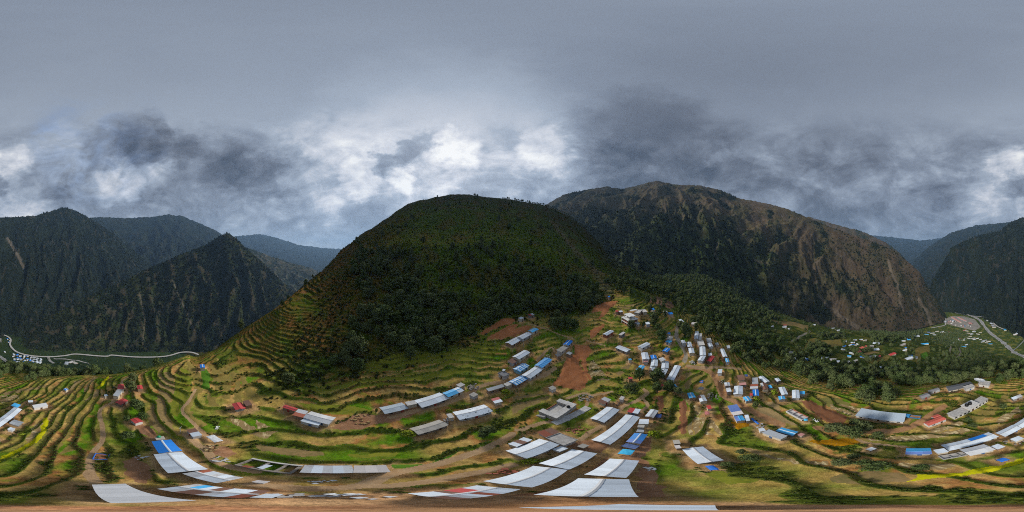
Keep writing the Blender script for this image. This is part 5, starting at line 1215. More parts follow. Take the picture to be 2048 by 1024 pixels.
def house(ctr, ax, L, W, gz, form, cover, label, name='tin_roof_house', cat='house', up=2.9, group=None, detail=True):
    global n_sheets
    rnd = random.Random(hash((round(float(ctr[0]), 1), round(float(ctr[1]), 1))))
    root = bpy.data.objects.new(name, None); COL.objects.link(root)
    root.location = (ctr[0], ctr[1], gz); root.rotation_euler = (0, 0, math.atan2(ax[1], ax[0]))
    root['label'] = label; root['category'] = cat
    if group: root['group'] = group
    root.empty_display_size = 1
    dist = math.sqrt(ctr[0] ** 2 + ctr[1] ** 2 + gz ** 2)
    pxm = 326.0 / dist                      # photo pixels per metre
    hor = math.hypot(ctr[0], ctr[1]) / dist
    sheet_w = max(0.9, 10.0 * math.sqrt(max(hor, 0.12)) / pxm)
    mats = COVER.get(cover, ['tin_white'])
    ov = 0.35 if min(L, W) > 3 else 0.15
    Lw, Ww = L - 2 * ov, W - 2 * ov
    if form == 't':
        posts(root, L, W, up - 0.15)
        n = 8; V = []; F = []
        for i in range(n + 1):
            for j in range(n + 1):
                u, v = i / n - 0.5, j / n - 0.5
                V.append((u * L * (1 + 0.03 * rnd.uniform(-1, 1)), v * W * (1 + 0.03 * rnd.uniform(-1, 1)), up + 0.5 * (0.25 - v * v) + rnd.uniform(-0.07, 0.07)))
        for i in range(n):
            for j in range(n):
                a = i * (n + 1) + j; F.append((a, a + n + 1, a + n + 2, a + 1))
        link('sheet', new_mesh('sheet', V, F, True), TARP.get(cover, 'tarp_white'), root)
        return root
    if form == 'f':
        link('wall', boxes('wall', [(-Lw / 2, -Ww / 2, -1.2, Lw / 2, Ww / 2, up - 0.2)]), 'plaster_cream' if cover in 'EN' else 'concrete_pale', root)
        rm = {'E': 'concrete_pale', 'N': 'concrete_pale', 'G': 'slate_grey'}.get(cover, 'concrete')
        r = link('roof', boxes('roof', [(-L / 2, -W / 2, up - 0.197, L / 2, W / 2, up)]), rm, root)
        t = 0.14; hp = 0.32
        if W > 3:
            for bx in [(-L / 2, -W / 2, up + .003, L / 2, -W / 2 + t, up + hp), (-L / 2, W / 2 - t, up + .003, L / 2, W / 2, up + hp), (-L / 2, -W / 2 + t, up + .003, -L / 2 + t, W / 2 - t, up + hp), (L / 2 - t, -W / 2 + t, up + .003, L / 2, W / 2 - t, up + hp)]:
                link('parapet', boxes('parapet', [bx]), rm, r)
        openings(root, Lw, Ww, 0.0, up - 0.3, rnd, pxm)
        return root
    wallm = rnd.choice(WALLS)
    if 'cream walls' in label: wallm = 'plaster_cream'
    if 'red walls' in label or 'brick wall' in label: wallm = 'brick'
    if 'cyan walled' in label: wallm = 'plaster_blue'
    if form == 'g':
        rise = min(1.3, W * 0.5 * 0.27); eave = up - rise * 0.55
        sl = rise / (W / 2)
        prof = [(-Ww / 2, -1.2), (Ww / 2, -1.2), (Ww / 2, eave + sl * ov - 0.05), (0, eave + rise - 0.05), (-Ww / 2, eave + sl * ov - 0.05)]
        link('wall', prism_x('wall', prof, -Lw / 2, Lw / 2), wallm, root)
        if detail: openings(root, Lw, Ww, 0.0, eave - 0.25, rnd, pxm)
        zr = eave + rise
        if detail and pxm * 2.6 > 6.0:
            n, st = fit_sheets(L, max(sheet_w, L / 18))
            rows = 2 if W * pxm > 55 else 1
            roof = bpy.data.objects.new('roof', None); COL.objects.link(roof); roof.parent = root
            for s in (-1, 1):
                for k in range(rows):
                    y0, y1 = W / 2 * k / rows, W / 2 * (k + 1) / rows + (0.08 if k < rows - 1 else 0)
                    dz = 0.02 * (rows - 1 - k)
                    me = slab('roof_sheet', [(-st / 2 - .03, s * y0, zr - sl * y0 + dz), (st / 2 + .03, s * y0, zr - sl * y0 + dz), (st / 2 + .03, s * y1, zr - sl * y1 + dz), (-st / 2 - .03, s * y1, zr - sl * y1 + dz)][::s], 0.03)
                    me.materials.append(MATS[mats[0]])
                    for i in range(n):
                        o = link('roof_sheet', me, None, roof, (-L / 2 + st * (i + 0.5), 0, 0.016 * (i % 2) + rnd.uniform(0, 0.006)), (0, rnd.uniform(-.004, .004), 0))
                        n_sheets += 1
                        mt = rnd.choice(mats)
                        if cover == 'CB': mt = mats[0] if s > 0 else mats[1]
                        if cover == 'B': mt = 'tin_dusty_blue' if i > 1 else 'tin_blue'
                        if cover == 'CW' and i >= n - 1: mt = 'tin_white'
                        if cover == 'PR' and s > 0 and n * 0.35 <= i < n * 0.66 : mt = 'tin_red'
                        if cover == 'PX' and i == n // 4 and s > 0 and k == rows - 1: mt = 'tin_cyan'
                        if cover == 'WB' and s > 0 and n * 0.45 < i < n * 0.85 and k == rows - 1: mt = 'tin_vivid_blue'
                        if mt != mats[0]: set_mat(o, mt)
            cm = 'tin_pale_grey' if cover in ('W', 'PW', 'PX', 'PR', 'WB', 'WH') else ('tin_white' if cover in ('BB', 'B', 'C') else mats[0])
            cap = link('ridge_cap', prism_x('ridge_cap', [(-0.22, zr - sl * .22 + .06), (0, zr + .075), (0.22, zr - sl * .22 + .06), (0, zr + .04)], -L / 2, L / 2), cm, roof)
        else:
            prof = [(-W / 2, eave), (0, zr), (W / 2, eave), (W / 2, eave + .07), (0, zr + .07), (-W / 2, eave + .07)]
            link('roof', prism_x('roof', prof, -L / 2, L / 2), mats[0], root)
            link('ridge_cap', prism_x('ridge_cap', [(-0.18, zr - sl * .18 + .09), (0, zr + .1), (0.18, zr - sl * .18 + .09), (0, zr + .075)], -L / 2, L / 2), 'tin_pale_grey' if cover == 'W' else mats[0], root)
    else:
        tilt = min(0.9, W * 0.10); lo, hi = up - tilt / 2, up + tilt / 2
        prof = [(-Ww / 2, -1.2), (Ww / 2, -1.2), (Ww / 2, hi - 0.09), (-Ww / 2, lo - 0.02)]
        link('wall', prism_x('wall', prof, -Lw / 2, Lw / 2), wallm, root)
        if detail: openings(root, Lw, Ww, 0.0, lo - 0.25, rnd, pxm)
        want = max(sheet_w, L / 16)
        if detail and pxm * 2.6 > 6.0:
            n, st = fit_sheets(L, want)
            rows = 2 if W * pxm > 34 else 1
            roof = bpy.data.objects.new('roof', None); COL.objects.link(roof); roof.parent = root
            for k in range(rows):
                y0 = -W / 2 + W * k / rows; y1 = -W / 2 + W * (k + 1) / rows + (0.08 if k < rows - 1 else 0)
                f = lambda y: lo + (y + W / 2) / W * tilt
                dz = 0.02 * k
                me = slab('roof_sheet', [(-st / 2 - .03, y0, f(y0) + dz), (st / 2 + .03, y0, f(y0) + dz), (st / 2 + .03, y1, f(y1) + dz), (-st / 2 - .03, y1, f(y1) + dz)], 0.03)
                me.materials.append(MATS[mats[0]])
                for i in range(n):
                    o = link('roof_sheet', me, None, roof, (-L / 2 + st * (i + 0.5), 0, 0.016 * (i % 2) + rnd.uniform(0, .006)), (0, rnd.uniform(-.004, .004), 0))
                    n_sheets += 1
                    mt = mats[i % len(mats)] if cover in ('Q', 'WR') else rnd.choice(mats)
                    if mt != mats[0]: set_mat(o, mt)
        else:
            prof = [(-W / 2, lo), (W / 2, hi), (W / 2, hi + .06), (-W / 2, lo + .06)]
            link('roof', prism_x('roof', prof, -L / 2, L / 2), mats[0], root)
    return root
for ctr, ax, L, W, gz, b in roofs:
    up = {'t': 1.8, 'f': 3.1}.get(b[2], 2.9)
    nm, ct = (b[5], b[6]) if len(b) > 6 else ('tin_roof_house', 'house')
    house(ctr, ax, L, W, gz, b[2], b[3], b[4], nm, ct, up)
CN = {'W': 'white', 'B': 'blue', 'C': 'cyan', 'R': 'red', 'G': 'grey', 'E': 'beige', 'N': 'pinkish white', 'P': 'rusty white'}
for zone, where, lst in FAR:
    for x, y, ln, cv in lst:
        px, py = zp(zone, [(x, y)])[0]
        gx, gy, gz = cast(Z1, px, py, 3.0)
        d = math.sqrt(gx * gx + gy * gy + gz * gz)
        rnd = random.Random(int(x * 7 + y)); a = rnd.uniform(-0.6, 0.6) + math.atan2(-gx, gy) + 0.2
        L = max(4.5, ln * 0.00307 * d * 0.95)
        house(np.array([gx, gy]), np.array([math.cos(a), math.sin(a)]), L, max(3.5, min(L * 0.55, 8.0)), gz, 'g', 'BB' if cv == 'B' else cv, f'small {CN[cv]} roofed house in the {where}', 'village_house', 'house', 3.0, f'{CN[cv]} roofed houses in the {where}', detail=False)
# the red roofed school of the far village
for q, lab in (('1140,478 1215,448 1250,462 1165,495', 'long red school roof in the far village'), ('1095,505 1140,498 1175,530 1130,540', 'short red school roof in the far village')):
    c, ax, L, W, gz = place_quad('H', q, 3.0); house(c, ax, L, W, gz, 'g', 'RO', lab, 'school_building', 'school', 3.0, detail=False)
# valley bottom houses
def valley_houses(zone, pts, where, z, size):
    for k, (x, y, cv) in enumerate(pts):
        px, py = zp(zone, [(x, y)])[0]; gx, gy = plane_pt(px, py, z + 3)
        rnd = random.Random(k * 31 + 5); a = rnd.uniform(0, 3.14); L = size * rnd.uniform(0.8, 1.5)
        zz_ = max(z, ground_z(gx, gy))
        house(np.array([gx, gy]), np.array([math.cos(a), math.sin(a)]), L, L * 0.65, zz_, 'g', 'BB' if cv == 'B' else cv, f'tiny {CN[cv]} roofed house in the {where}', 'valley_house', 'house', 4.0, f'{CN[cv]} roofed houses in the {where}', detail=False)
rv = random.Random(11)
valley_houses('L7', [(130 + rv.uniform(-8, 8) + i % 9 * 31, 318 + (i // 9) * 24 + rv.uniform(-7, 7) + (i % 9) * 5, rv.choice('WWBGBNW')) for i in range(36)] + [(45, 295, 'W'), (70, 175, 'B'), (80, 205, 'B'), (95, 190, 'G')], 'valley town beside the gravel road', VZ + 1, 11)
valley_houses('L7', [(700, 425, 'E'), (620, 432, 'G'), (660, 415, 'N'), (1975, 255, 'N'), (2000, 232, 'G')], 'quarry yard below the valley road', VZ + 1, 17)
valley_houses('L8', [(1215, 635, 'C'), (1060, 580, 'G'), (1075, 600, 'G'), (1370, 680, 'W'), (1430, 690, 'W'), (1340, 695, 'N'), (1040, 555, 'W'), (985, 515, 'G')], 'row along the river road', VZ + 2, 20)
# work camp
for q, cv, lab in [('525,473 540,470 660,532 640,545', 'RP', 'long pink barrack nearest the camp entrance'), ('605,478 622,473 730,520 712,530', 'RP', 'long pink barrack in the middle of the camp'), ('730,548 790,538 812,556 750,568', 'RP', 'wide pink shed at the rear of the camp')]:
    pts = [np.array(plane_pt(x, y, VZ + 8)) for x, y in zp('L8', q)]
    e1 = ((pts[1] + pts[0]) / 2 - (pts[2] + pts[3]) / 2); L = np.linalg.norm(e1); ax = e1 / L
    W = 17 if L > 60 else 26
    house(sum(pts) / 4, ax, max(L, 30), W, VZ + 3, 'g', cv, lab, 'barrack', 'barrack', 5.0, detail=False)
for k in range(44):
    x = rv.uniform(440, 600) if k < 26 else rv.uniform(650, 800); y = 500 + (x - 440) * 0.28 + rv.uniform(-18, 40) if k < 26 else 555 + rv.uniform(0, 40)
    px, py = zp('L8', [(x, y)])[0]; gx, gy = plane_pt(px, py, VZ + 3)
    a = 0.6 + rv.choice((0, 1.57)) + rv.uniform(-.1, .1); cv = rv.choice(['dish_white', 'dish_white', 'truck_blue', 'tin_pink', 'tin_rust', 'window_dark'])
    root = link('container', boxes('container', [(-5.5, -2.4, 0, 5.5, 2.4, 3.2)]), cv, None, (gx, gy, VZ + 3.0), (0, 0, a), category='container', group='containers in the work camp', label='site container in a row on the work camp gravel')
    for i in range(5):
        rb = boxes('rib', [(-4.8 + i * 2.3, -2.46, 0.1, -4.5 + i * 2.3, 2.46, 3.1)]); link('rib', rb, cv, root)
# ------------------------------------------------------------------ single structures
def frame_root(name, key, label, cat):
    c, ax, L, W, gz = EXTRA_PADS[key]
    root = bpy.data.objects.new(name, None); COL.objects.link(root)
    root.location = (c[0], c[1], gz); root.rotation_euler = (0, 0, math.atan2(ax[1], ax[0]))
    root['label'] = label; root['category'] = cat
    return root, L, W
# concrete courtyard house
root, L, W = frame_root('courtyard_house', 'courtyard', 'grey concrete house around a sunken courtyard, with black water tank', 'house')
h = 3.1; wl = W * 0.34; we = L * 0.2
link('roof', boxes('roof', [(-L / 2, W / 2 - wl, h, L / 2, W / 2, h + .25), (-L / 2, -W / 2, h, -L / 2 + we, W / 2 - wl, h + .247), (L / 2 - we, -W / 2, h, L / 2, W / 2 - wl, h + .244)]), 'concrete_pale', root)
wl_o = link('wall', boxes('wall', [(-L / 2 + .2, W / 2 - wl + .2, -1, L / 2 - .2, W / 2 - .2, h - .003), (-L / 2 + .2, -W / 2 + .2, -1, -L / 2 + we - .2, W / 2 - wl + .2, h - .006), (L / 2 - we + .2, -W / 2 + .2, -1, L / 2 - .2, W / 2 - wl + .2, h - .009)]), 'concrete', root)
link('courtyard_floor', boxes('courtyard_floor', [(-L / 2 + we, -W / 2, -.6, L / 2 - we, W / 2 - wl, .45)]), 'concrete_pale', root)
link('front_wall', boxes('front_wall', [(-L / 2 + we, -W / 2, 0.3, L / 2 - we, -W / 2 + .25, 1.3)]), 'brick', root)
for i in range(4):
    x = -L / 2 + we + (L - 2 * we) * (i + .5) / 4
    link('window', boxes('window', [(x - .6, W / 2 - wl + .14, 1.0, x + .6, W / 2 - wl + .197, 2.3)]), 'window_dark', root)
for s in (-1, 1):
    link('stair', boxes('stair', [(s * (L / 2 + .1), -W / 2 + k * .5, -1, s * (L / 2 + 1.2), -W / 2 + k * .5 + .5, .1 + k * .35) if s > 0 else (s * (L / 2 + 1.2), -W / 2 + k * .5, -1, s * (L / 2 + .1), -W / 2 + k * .5 + .5, .1 + k * .35) for k in range(7)]), 'concrete', root)
tank = lathe('tank', [(0, 0), (.62, 0), (.65, .1), (.65, 1.0), (.5, 1.2), (.2, 1.25), (.2, 1.35), (0, 1.36)])
def water_tank(loc, label, mat='black_plastic', s=1.0):
    o = link('water_tank', tank.copy(), mat, None, loc, category='water tank', label=label); o.scale = (s, s, s)
    link('tank_lid', lathe('tank_lid', [(0, 1.37), (.24, 1.37), (.24, 1.43), (0, 1.44)]), mat, o)
M = lambda r, p: r.matrix_basis @ Vector(p)
water_tank(M(root, (-L * .2, W / 2 - wl / 2, h + .25)), 'black water tank on the concrete courtyard house')
c, ax, La, Wa, gz = EXTRA_PADS['apron']
o = link('apron', boxes('apron', [(-La / 2, -Wa / 2, -1.6, La / 2, Wa / 2, .3)]), 'concrete_pale', None, (c[0], c[1], gz), (0, 0, math.atan2(ax[1], ax[0])), category='terrace', label='pale concrete terrace slab in front of the courtyard house')
for i in range(5):
    link('buttress', boxes('buttress', [(-.2, -Wa / 2 - .35, -1.8, .2, -Wa / 2 - .002, .1)]), 'concrete', o, (-La / 2 + La * (i + .5) / 5, 0, 0))
# three storey building under construction
root, L, W = frame_root('apartment_building', 'tower', 'three storey brick and white concrete building under construction', 'building')
L = max(L, 9); W = max(W, 7)
for k in range(3):
    z = k * 2.9; ins = 0 if k < 2 else 1.6
    link('floor_slab', boxes('floor_slab', [(-L / 2 - .6 + ins, -W / 2 - .6 + ins, z + 2.65, L / 2 + .6 - ins, W / 2 + .6 - ins, z + 2.9)]), 'dish_white', root)
    if k < 2:
        link('wall', boxes('wall', [(-L / 2 + .2, -W / 2 + .2, z - (1.5 if k == 0 else 0), L / 2 - .2, W / 2 - .2, z + 2.648)]), 'brick', root)
        for s in (-1, 1):
            for i in range(3):
                link('window', boxes('window', [(-L / 2 + L * (i + .5) / 3 - .6, s * (W / 2 - .2) - .04, z + .9, -L / 2 + L * (i + .5) / 3 + .6, s * (W / 2 - .2) + .04, z + 2.1)]), 'window_dark', root)
                link('window', boxes('window', [(s * (L / 2 - .2) - .04, -W / 2 + W * (i + .5) / 3 - .5, z + .9, s * (L / 2 - .2) + .04, -W / 2 + W * (i + .5) / 3 + .5, z + 2.1)]), 'window_dark', root)
    else:
        link('penthouse', boxes('penthouse', [(-1.6, -1.6, z + .01, 1.6, 1.6, z + 2.648)]), 'concrete', root)
    for sx in (-1, 1):
        for sy in (-1, 1):
            d = 0 if k < 2 else 1.6
            link('column', boxes('column', [(-.18, -.18, z + .005, .18, .18, z + 2.645)]), 'concrete_pale', root, (sx * (L / 2 + .15 - d), sy * (W / 2 + .15 - d), 0))
# concrete school with tanks
root, L, W = frame_root('school_building', 'school', 'long grey concrete school with two black tanks on its raised block', 'school')
link('wall', boxes('wall', [(-L / 2 + .3, -W / 2 + .3, -2, L / 2 - .3, W / 2 - .3, 3.1)]), 'plaster_white', root)
link('roof', boxes('roof', [(-L / 2, -W / 2, 3.103, L / 2, W / 2, 3.4)]), 'concrete', root)
link('upper_block', boxes('upper_block', [(-L * .12, -W / 2 - .1, 3.403, L * .16, W / 2 + .1, 4.9)]), 'plaster_white', root)
link('upper_roof', boxes('upper_roof', [(-L * .14, -W / 2 - .3, 4.903, L * .18, W / 2 + .3, 5.1)]), 'concrete_pale', root)
for s in (-1, 1):
    for i in range(9):
        x = -L / 2 + L * (i + .5) / 9
        link('window' if i != 4 else 'door', boxes('window', [(x - .6, s * (W / 2 - .3) - .04, .8 if i != 4 else 0, x + .6, s * (W / 2 - .3) + .04, 2.3)]), 'window_dark' if i != 4 else 'door_brown', root)
water_tank(M(root, (.6, .3, 5.1)), 'black water tank on the concrete school roof, towards the dish', s=1.35)
water_tank(M(root, (-1.4, .3, 5.1)), 'black water tank on the concrete school roof, towards the red roof', s=1.35)
# unfinished house: slab with low walls and rooms
root, L, W = frame_root('unfinished_house', 'unfinished', 'unfinished roofless house with pale slab and low walls beside the ploughed field', 'house')
link('floor_slab', boxes('floor_slab', [(-L / 2, -W / 2, -1.4, L / 2, W / 2, .5)]), 'concrete_pale', root)
for x in np.linspace(-L / 2, L / 2 - .25, 4):
    link('wall', boxes('wall', [(x, -W / 2 + .26, .503, x + .25, W / 2 - .26, 1.5)]), 'concrete_pale', root)
for s in (-1, 1):
    link('wall', boxes('wall', [(-L / 2, -.13, .506, L / 2, .13, 1.5)]), 'brick' if s > 0 else 'concrete_pale', root, (0, s * (W / 2 - .13), 0))
root, L, W = frame_root('roofless_ruin', 'ruin', 'roofless stone walls with grassy rooms beside the long white blue roof', 'ruin')
for y in (-W / 2, W / 2 - .5): link('wall', boxes('wall', [(-L / 2, y, -.8, L / 2, y + .5, 1.5)]), 'stone_wall', root)
for x in (-L / 2, -L * .12, L * .2, L / 2 - .5): link('wall', boxes('wall', [(x, -W / 2 + .5, -.8, x + .5, W / 2 - .5, 1.4)]), 'stone_wall', root)
link('coping', boxes('coping', [(-L / 2, W / 2 - .52, 1.503, L / 2, W / 2 + .02, 1.6)]), 'concrete_pale', root)
link('loose_sheet', slab('loose_sheet', [(-L * .1, -W * .35, 1.65), (L * .02, -W * .4, 1.7), (L * .05, W * .1, 1.75), (-L * .08, W * .12, 1.7)], .04), 'tin_white', root)
link('loose_sheet', slab('loose_sheet', [(-L * .35, -W * .5, 1.62), (-L * .2, -W * .5, 1.6), (-L * .14, -W * .3, 1.6), (-L * .33, -W * .3, 1.6)], .04), 'tin_red_rust', root)
root, L, W = frame_root('house_foundation', 'slab', 'bare concrete foundation with brown rooms below the very long white roof', 'foundation')
link('floor_slab', boxes('floor_slab', [(-L / 2, -W / 2, -1, L / 2, W / 2, .3)]), 'concrete', root)
for x in (-L / 2, -L * .15, L * .2, L / 2 - .22): link('low_wall', boxes('low_wall', [(x, -W / 2 + .22, .303, x + .22, W / 2 - .22, .9)]), 'concrete', root)
for y in (-W / 2, W / 2 - .22): link('low_wall', boxes('low_wall', [(-L / 2, y, .306, L / 2, y + .22, .92)]), 'concrete', root)
# satellite dish
gx, gy, gz = cast(Z1, *zp('G', [(1455, 190)])[0], 7.5)
root = bpy.data.objects.new('satellite_dish', None); COL.objects.link(root); root.location = (gx, gy, gz); root['label'] = 'large white satellite dish beside the dark slate school block'; root['category'] = 'satellite dish'
to = Vector((-gx, -gy, 30)).normalized()
RD = 3.6
dish = lathe('reflector', [(RD * t, 0.28 * RD * t * t + 0.0) for t in np.linspace(0.001, 1, 10)] + [(RD * t, 0.28 * RD * t * t - .08) for t in np.linspace(1, 0.001, 8)], 32)
o = link('reflector', dish, 'dish_white', root, (0, 0, 6.0), (R(22), R(-8), 0))
link('feed_horn', lathe('feed_horn', [(0, 1.9), (.32, 1.9), (.32, 2.5), (0, 2.55)], 12), 'black_plastic', o)
for k in range(3):
    a = k * 2.094
    link('strut', tube('strut', [(RD * .9 * math.cos(a), RD * .9 * math.sin(a), .28 * RD * .81), (.2 * math.cos(a), .2 * math.sin(a), 2.2)], .05, 6), 'steel', o)
link('mast', tube('mast', [(0, 0, -1), (0, 0, 6.0)], [.45, .3], 10), 'steel', root)
# blue lorry on the road by the long grey shed
gx, gy, gz = cast(Z1, *zp('G', [(808, 553)])[0], 1.0)
root = bpy.data.objects.new('lorry', None); COL.objects.link(root); root.location = (gx, gy, gz + .02); root.rotation_euler = (0, 0, math.atan2(-gx, gy) + 2.9); root['label'] = 'small blue lorry parked at the end of the long grey shed'; root['category'] = 'lorry'
link('cargo_bed', boxes('cargo_bed', [(-3.0, -1.05, .7, 1.0, 1.05, .9), (-3.0, -1.05, .902, 1.0, -.95, 1.5), (-3.0, .95, .902, 1.0, 1.05, 1.5), (-3.0, -.948, .902, -2.9, .948, 1.5)]), 'truck_blue', root)
link('cargo', boxes('cargo', [(-2.8, -.9, .903, .9, .9, 1.25)]), 'field_soil', root)
cab = link('cab', prism_x('cab', [(-1.0, .55), (1.0, .55), (1.0, 1.6), (.85, 2.3), (-.85, 2.3), (-1.0, 1.6)], 1.1, 2.7), 'truck_blue', root)
link('windscreen', boxes('windscreen', [(2.705, -.8, 1.5, 2.73, .8, 2.15)]), 'window_dark', cab)
wh = lathe('wheel', [(0, -.14), (.42, -.14), (.45, 0), (.42, .14), (0, .14)], 14); wh.materials.append(MATS['rubber'])
for x in (-2.0, 1.9):
    for s in (-1, 1): link('wheel', wh, None, root, (x, s * .95, .45), (R(90), 0, 0))
# suspension bridge over the river
pa = plane_pt(*zp('L8', [(1300, 915)])[0], VZ + 20); pb = plane_pt(*zp('L8', [(1470, 760)])[0], VZ + 20)
root = bpy.data.objects.new('suspension_bridge', None); COL.objects.link(root); root.location = (*pa, VZ + 20); root['label'] = 'thin suspension bridge crossing the boulder river'; root['category'] = 'bridge'
d = np.array([pb[0] - pa[0], pb[1] - pa[1]]); LB = np.linalg.norm(d); dn = d / LB; nn = np.array([-dn[1], dn[0]])
P = lambda t, s, z: (d[0] * t + nn[0] * s, d[1] * t + nn[1] * s, z)
V = []; F = []
for i in range(21):
    t = i / 20; z = -6 * (1 - (2 * t - 1) ** 2)
    V += [P(t, -1.6, z), P(t, 1.6, z)]
F = [(2 * i, 2 * i + 1, 2 * i + 3, 2 * i + 2) for i in range(20)]
link('deck', new_mesh('deck', V, F), 'steel', root)
for s in (-1.6, 1.6):
    link('cable', tube('cable', [P(i / 20, s, 10 * (2 * i / 20 - 1) ** 2 - 4) for i in range(21)], .35, 6), 'steel', root)
for t in (0, 1):
    for s in (-2.2, 2.2):
        x, y, _ = P(t, s, 0); link('pylon', boxes('pylon', [(x - .8, y - .8, -22, x + .8, y + .8, 9)]), 'concrete', root)
# rubble heaps, posts, chimney-like walls
def heap(zone, x, y, w, label, mat='rubble', name='rubble_heap', n=26, size=.45):
    px, py = zp(zone, [(x, y)])[0]; gx, gy, gz = cast(Z1, px, py, .2)
    rnd = random.Random(int(x * 13 + y)); V = []; F = []
    for k in range(n):
        r = w / 2 * math.sqrt(rnd.random()); a = rnd.uniform(0, 6.28); s = size * rnd.uniform(.5, 1.3)
        cx, cy = r * math.cos(a), r * math.sin(a); cz = ground_z(gx + cx, gy + cy) - gz + (1 - 2 * r / w) * .5 + s * .2
        o = len(V)
        for dz in (-s, s):
            for dx, dy in ((-s, -s), (s, -s), (s, s), (-s, s)):
                V.append((cx + dx * rnd.uniform(.5, 1.1), cy + dy * rnd.uniform(.5, 1.1), cz + dz * rnd.uniform(.3, .7)))
        F += [tuple(i + o for i in f) for f in BOXF]
    link(name, new_mesh(name, V, F), mat, None, (gx, gy, gz), category='rubble heap' if name == 'rubble_heap' else 'pile', label=label, kind='stuff')
heap('D', 890, 170, 5.5, 'grey rubble heap beside the footpath fork')
heap('D', 830, 620, 5, 'pinkish brick heap beside the footpath', 'brick', 'brick_pile', 22, .3)
heap('L5', 1010, 320, 5, 'grey stone heap at the bend of the earth lane')
heap('L4', 1180, 625, 6, 'scattered planks and stones on the brown yard', 'field_stubble', 'timber_pile', 24, .35)
heap('L3', 590, 290, 2.6, 'pale heap of sacks on the bare red bank', 'tarp_white', 'sack_pile', 10, .3)
heap('L3', 1310, 190, 3.2, 'pile of split orange wood at the open shelter', 'field_straw', 'wood_pile', 18, .3)
heap('L3', 1420, 310, 3.4, 'pile of grey roofing scraps beside the footpath', 'tin_wall', 'scrap_pile', 12, .35)
heap('L2', 1340, 880, 2.2, 'small pile of white stones in the grass', 'dish_white', 'stone_pile', 8, .25)
heap('E', 860, 500, 6, 'grey brown ruins of a collapsed hut', 'rubble', 'rubble_heap', 26, .4)
heap('G', 1790, 800, 5, 'rubble heap beside the small white roof on the green bank', 'rubble', 'rubble_heap', 20, .35)
heap('F', 560, 405, 3.5, 'pale straw heap in the hamlet yard', 'field_straw', 'straw_pile', 20, .45)
heap('D', 700, 605, 3, 'pinkish low ruin beside the two white gabled roofs', 'brick', 'rubble_heap', 18, .3)
heap('L6', 830, 378, 4, 'rusty sheets lying behind the broad white roof', 'tin_red_rust', 'scrap_pile', 14, .4)
heap('L6', 1975, 342, 2, 'white scrap at the edge of the red earth yard', 'dish_white', 'scrap_pile', 8, .3)
heap('M8', 870, 590, 3.5, 'grey boards lying on the brown bank, near the low rusty hut', 'tin_wall', 'scrap_pile', 14, .35)
heap('M8', 1380, 587, 3.5, 'white and green sheets lying on the brown bank', 'tarp_white', 'scrap_pile', 12, .35)
heap('M8', 1080, 460, 2.5, 'small pile of pale sheets in the scrub below the white blue roof', 'tarp_white', 'scrap_pile', 9, .3)
heap('L5', 700, 725, 3, 'scrap heap between the worn white and the beige grey roof', 'tin_wall', 'scrap_pile', 16, .3)
heap('D', 1340, 250, 3.5, 'broken brown boards beside the rusty patched hut', 'wood_post', 'timber_pile', 16, .3)
heap('C', 870, 560, 3, 'grey boards behind the all blue striped roof', 'tin_wall', 'timber_pile', 14, .3)
heap('C', 900, 640, 2.5, 'scattered goods on the tan threshing yard', 'rubble', 'goods_pile', 10, .25)
heap('B', 1130, 440, 4, 'grey rubble at the lower end of the long village row', 'concrete_pale', 'rubble_heap', 18, .35)
heap('E', 985, 290, 3, 'stone heap beside the dusty yard', 'rubble', 'stone_pile', 14, .3)
heap('F', 480, 790, 3, 'dark scrap at the end of the blue tarpaulin strip', 'tin_wall', 'scrap_pile', 14, .3)
heap('F', 1165, 720, 3, 'white scrap heap beside the ploughed field', 'dish_white', 'scrap_pile', 12, .3)
water_tank((*cast(Z1, *zp('L3', [(775, 72)])[0], 3.2)[:2], cast(Z1, *zp('L3', [(775, 72)])[0], 3.2)[2] + 2.95), 'green water tank on the little beige shed', 'green_plastic', .8)
# blue framed seed bed
pts = [cast(Z1, x, y) for x, y in zp('L3', '80,310 110,250 255,258 240,305')]
cx = sum(p[0] for p in pts) / 4; cy = sum(p[1] for p in pts) / 4; cz = sum(p[2] for p in pts) / 4 + .15
root = bpy.data.objects.new('seed_bed', None); COL.objects.link(root); root.location = (cx, cy, cz); root['label'] = 'square brown seed bed edged with a blue net beside the footpath'; root['category'] = 'seed bed'
link('soil_bed', slab('soil_bed', [(p[0] - cx, p[1] - cy, .05) for p in pts][::-1], .6), 'field_plough', root)
for i in range(4):
    a, b = pts[i], pts[(i + 1) % 4]; link('net_edge', tube('net_edge', [(a[0] - cx, a[1] - cy, .12), (b[0] - cx, b[1] - cy, .12)], .14, 6), 'tarp_blue', root)
pts = [cast(Z1, x, y) for x, y in zp('E', '670,300 690,282 730,285 715,325')]
cx = sum(p[0] for p in pts) / 4; cy = sum(p[1] for p in pts) / 4; cz = sum(p[2] for p in pts) / 4
root = bpy.data.objects.new('ground_mat', None); COL.objects.link(root); root.location = (cx, cy, cz); root['label'] = 'blue drying mat with red middle in the olive field'; root['category'] = 'mat'
link('mat_sheet', slab('mat_sheet', [(p[0] - cx, p[1] - cy, .3) for p in pts], .05), 'tarp_blue', root)
link('mat_middle', slab('mat_middle', [((p[0] - cx) * .35, (p[1] - cy) * .55, .32) for p in pts], .01), 'tarp_pink', root)
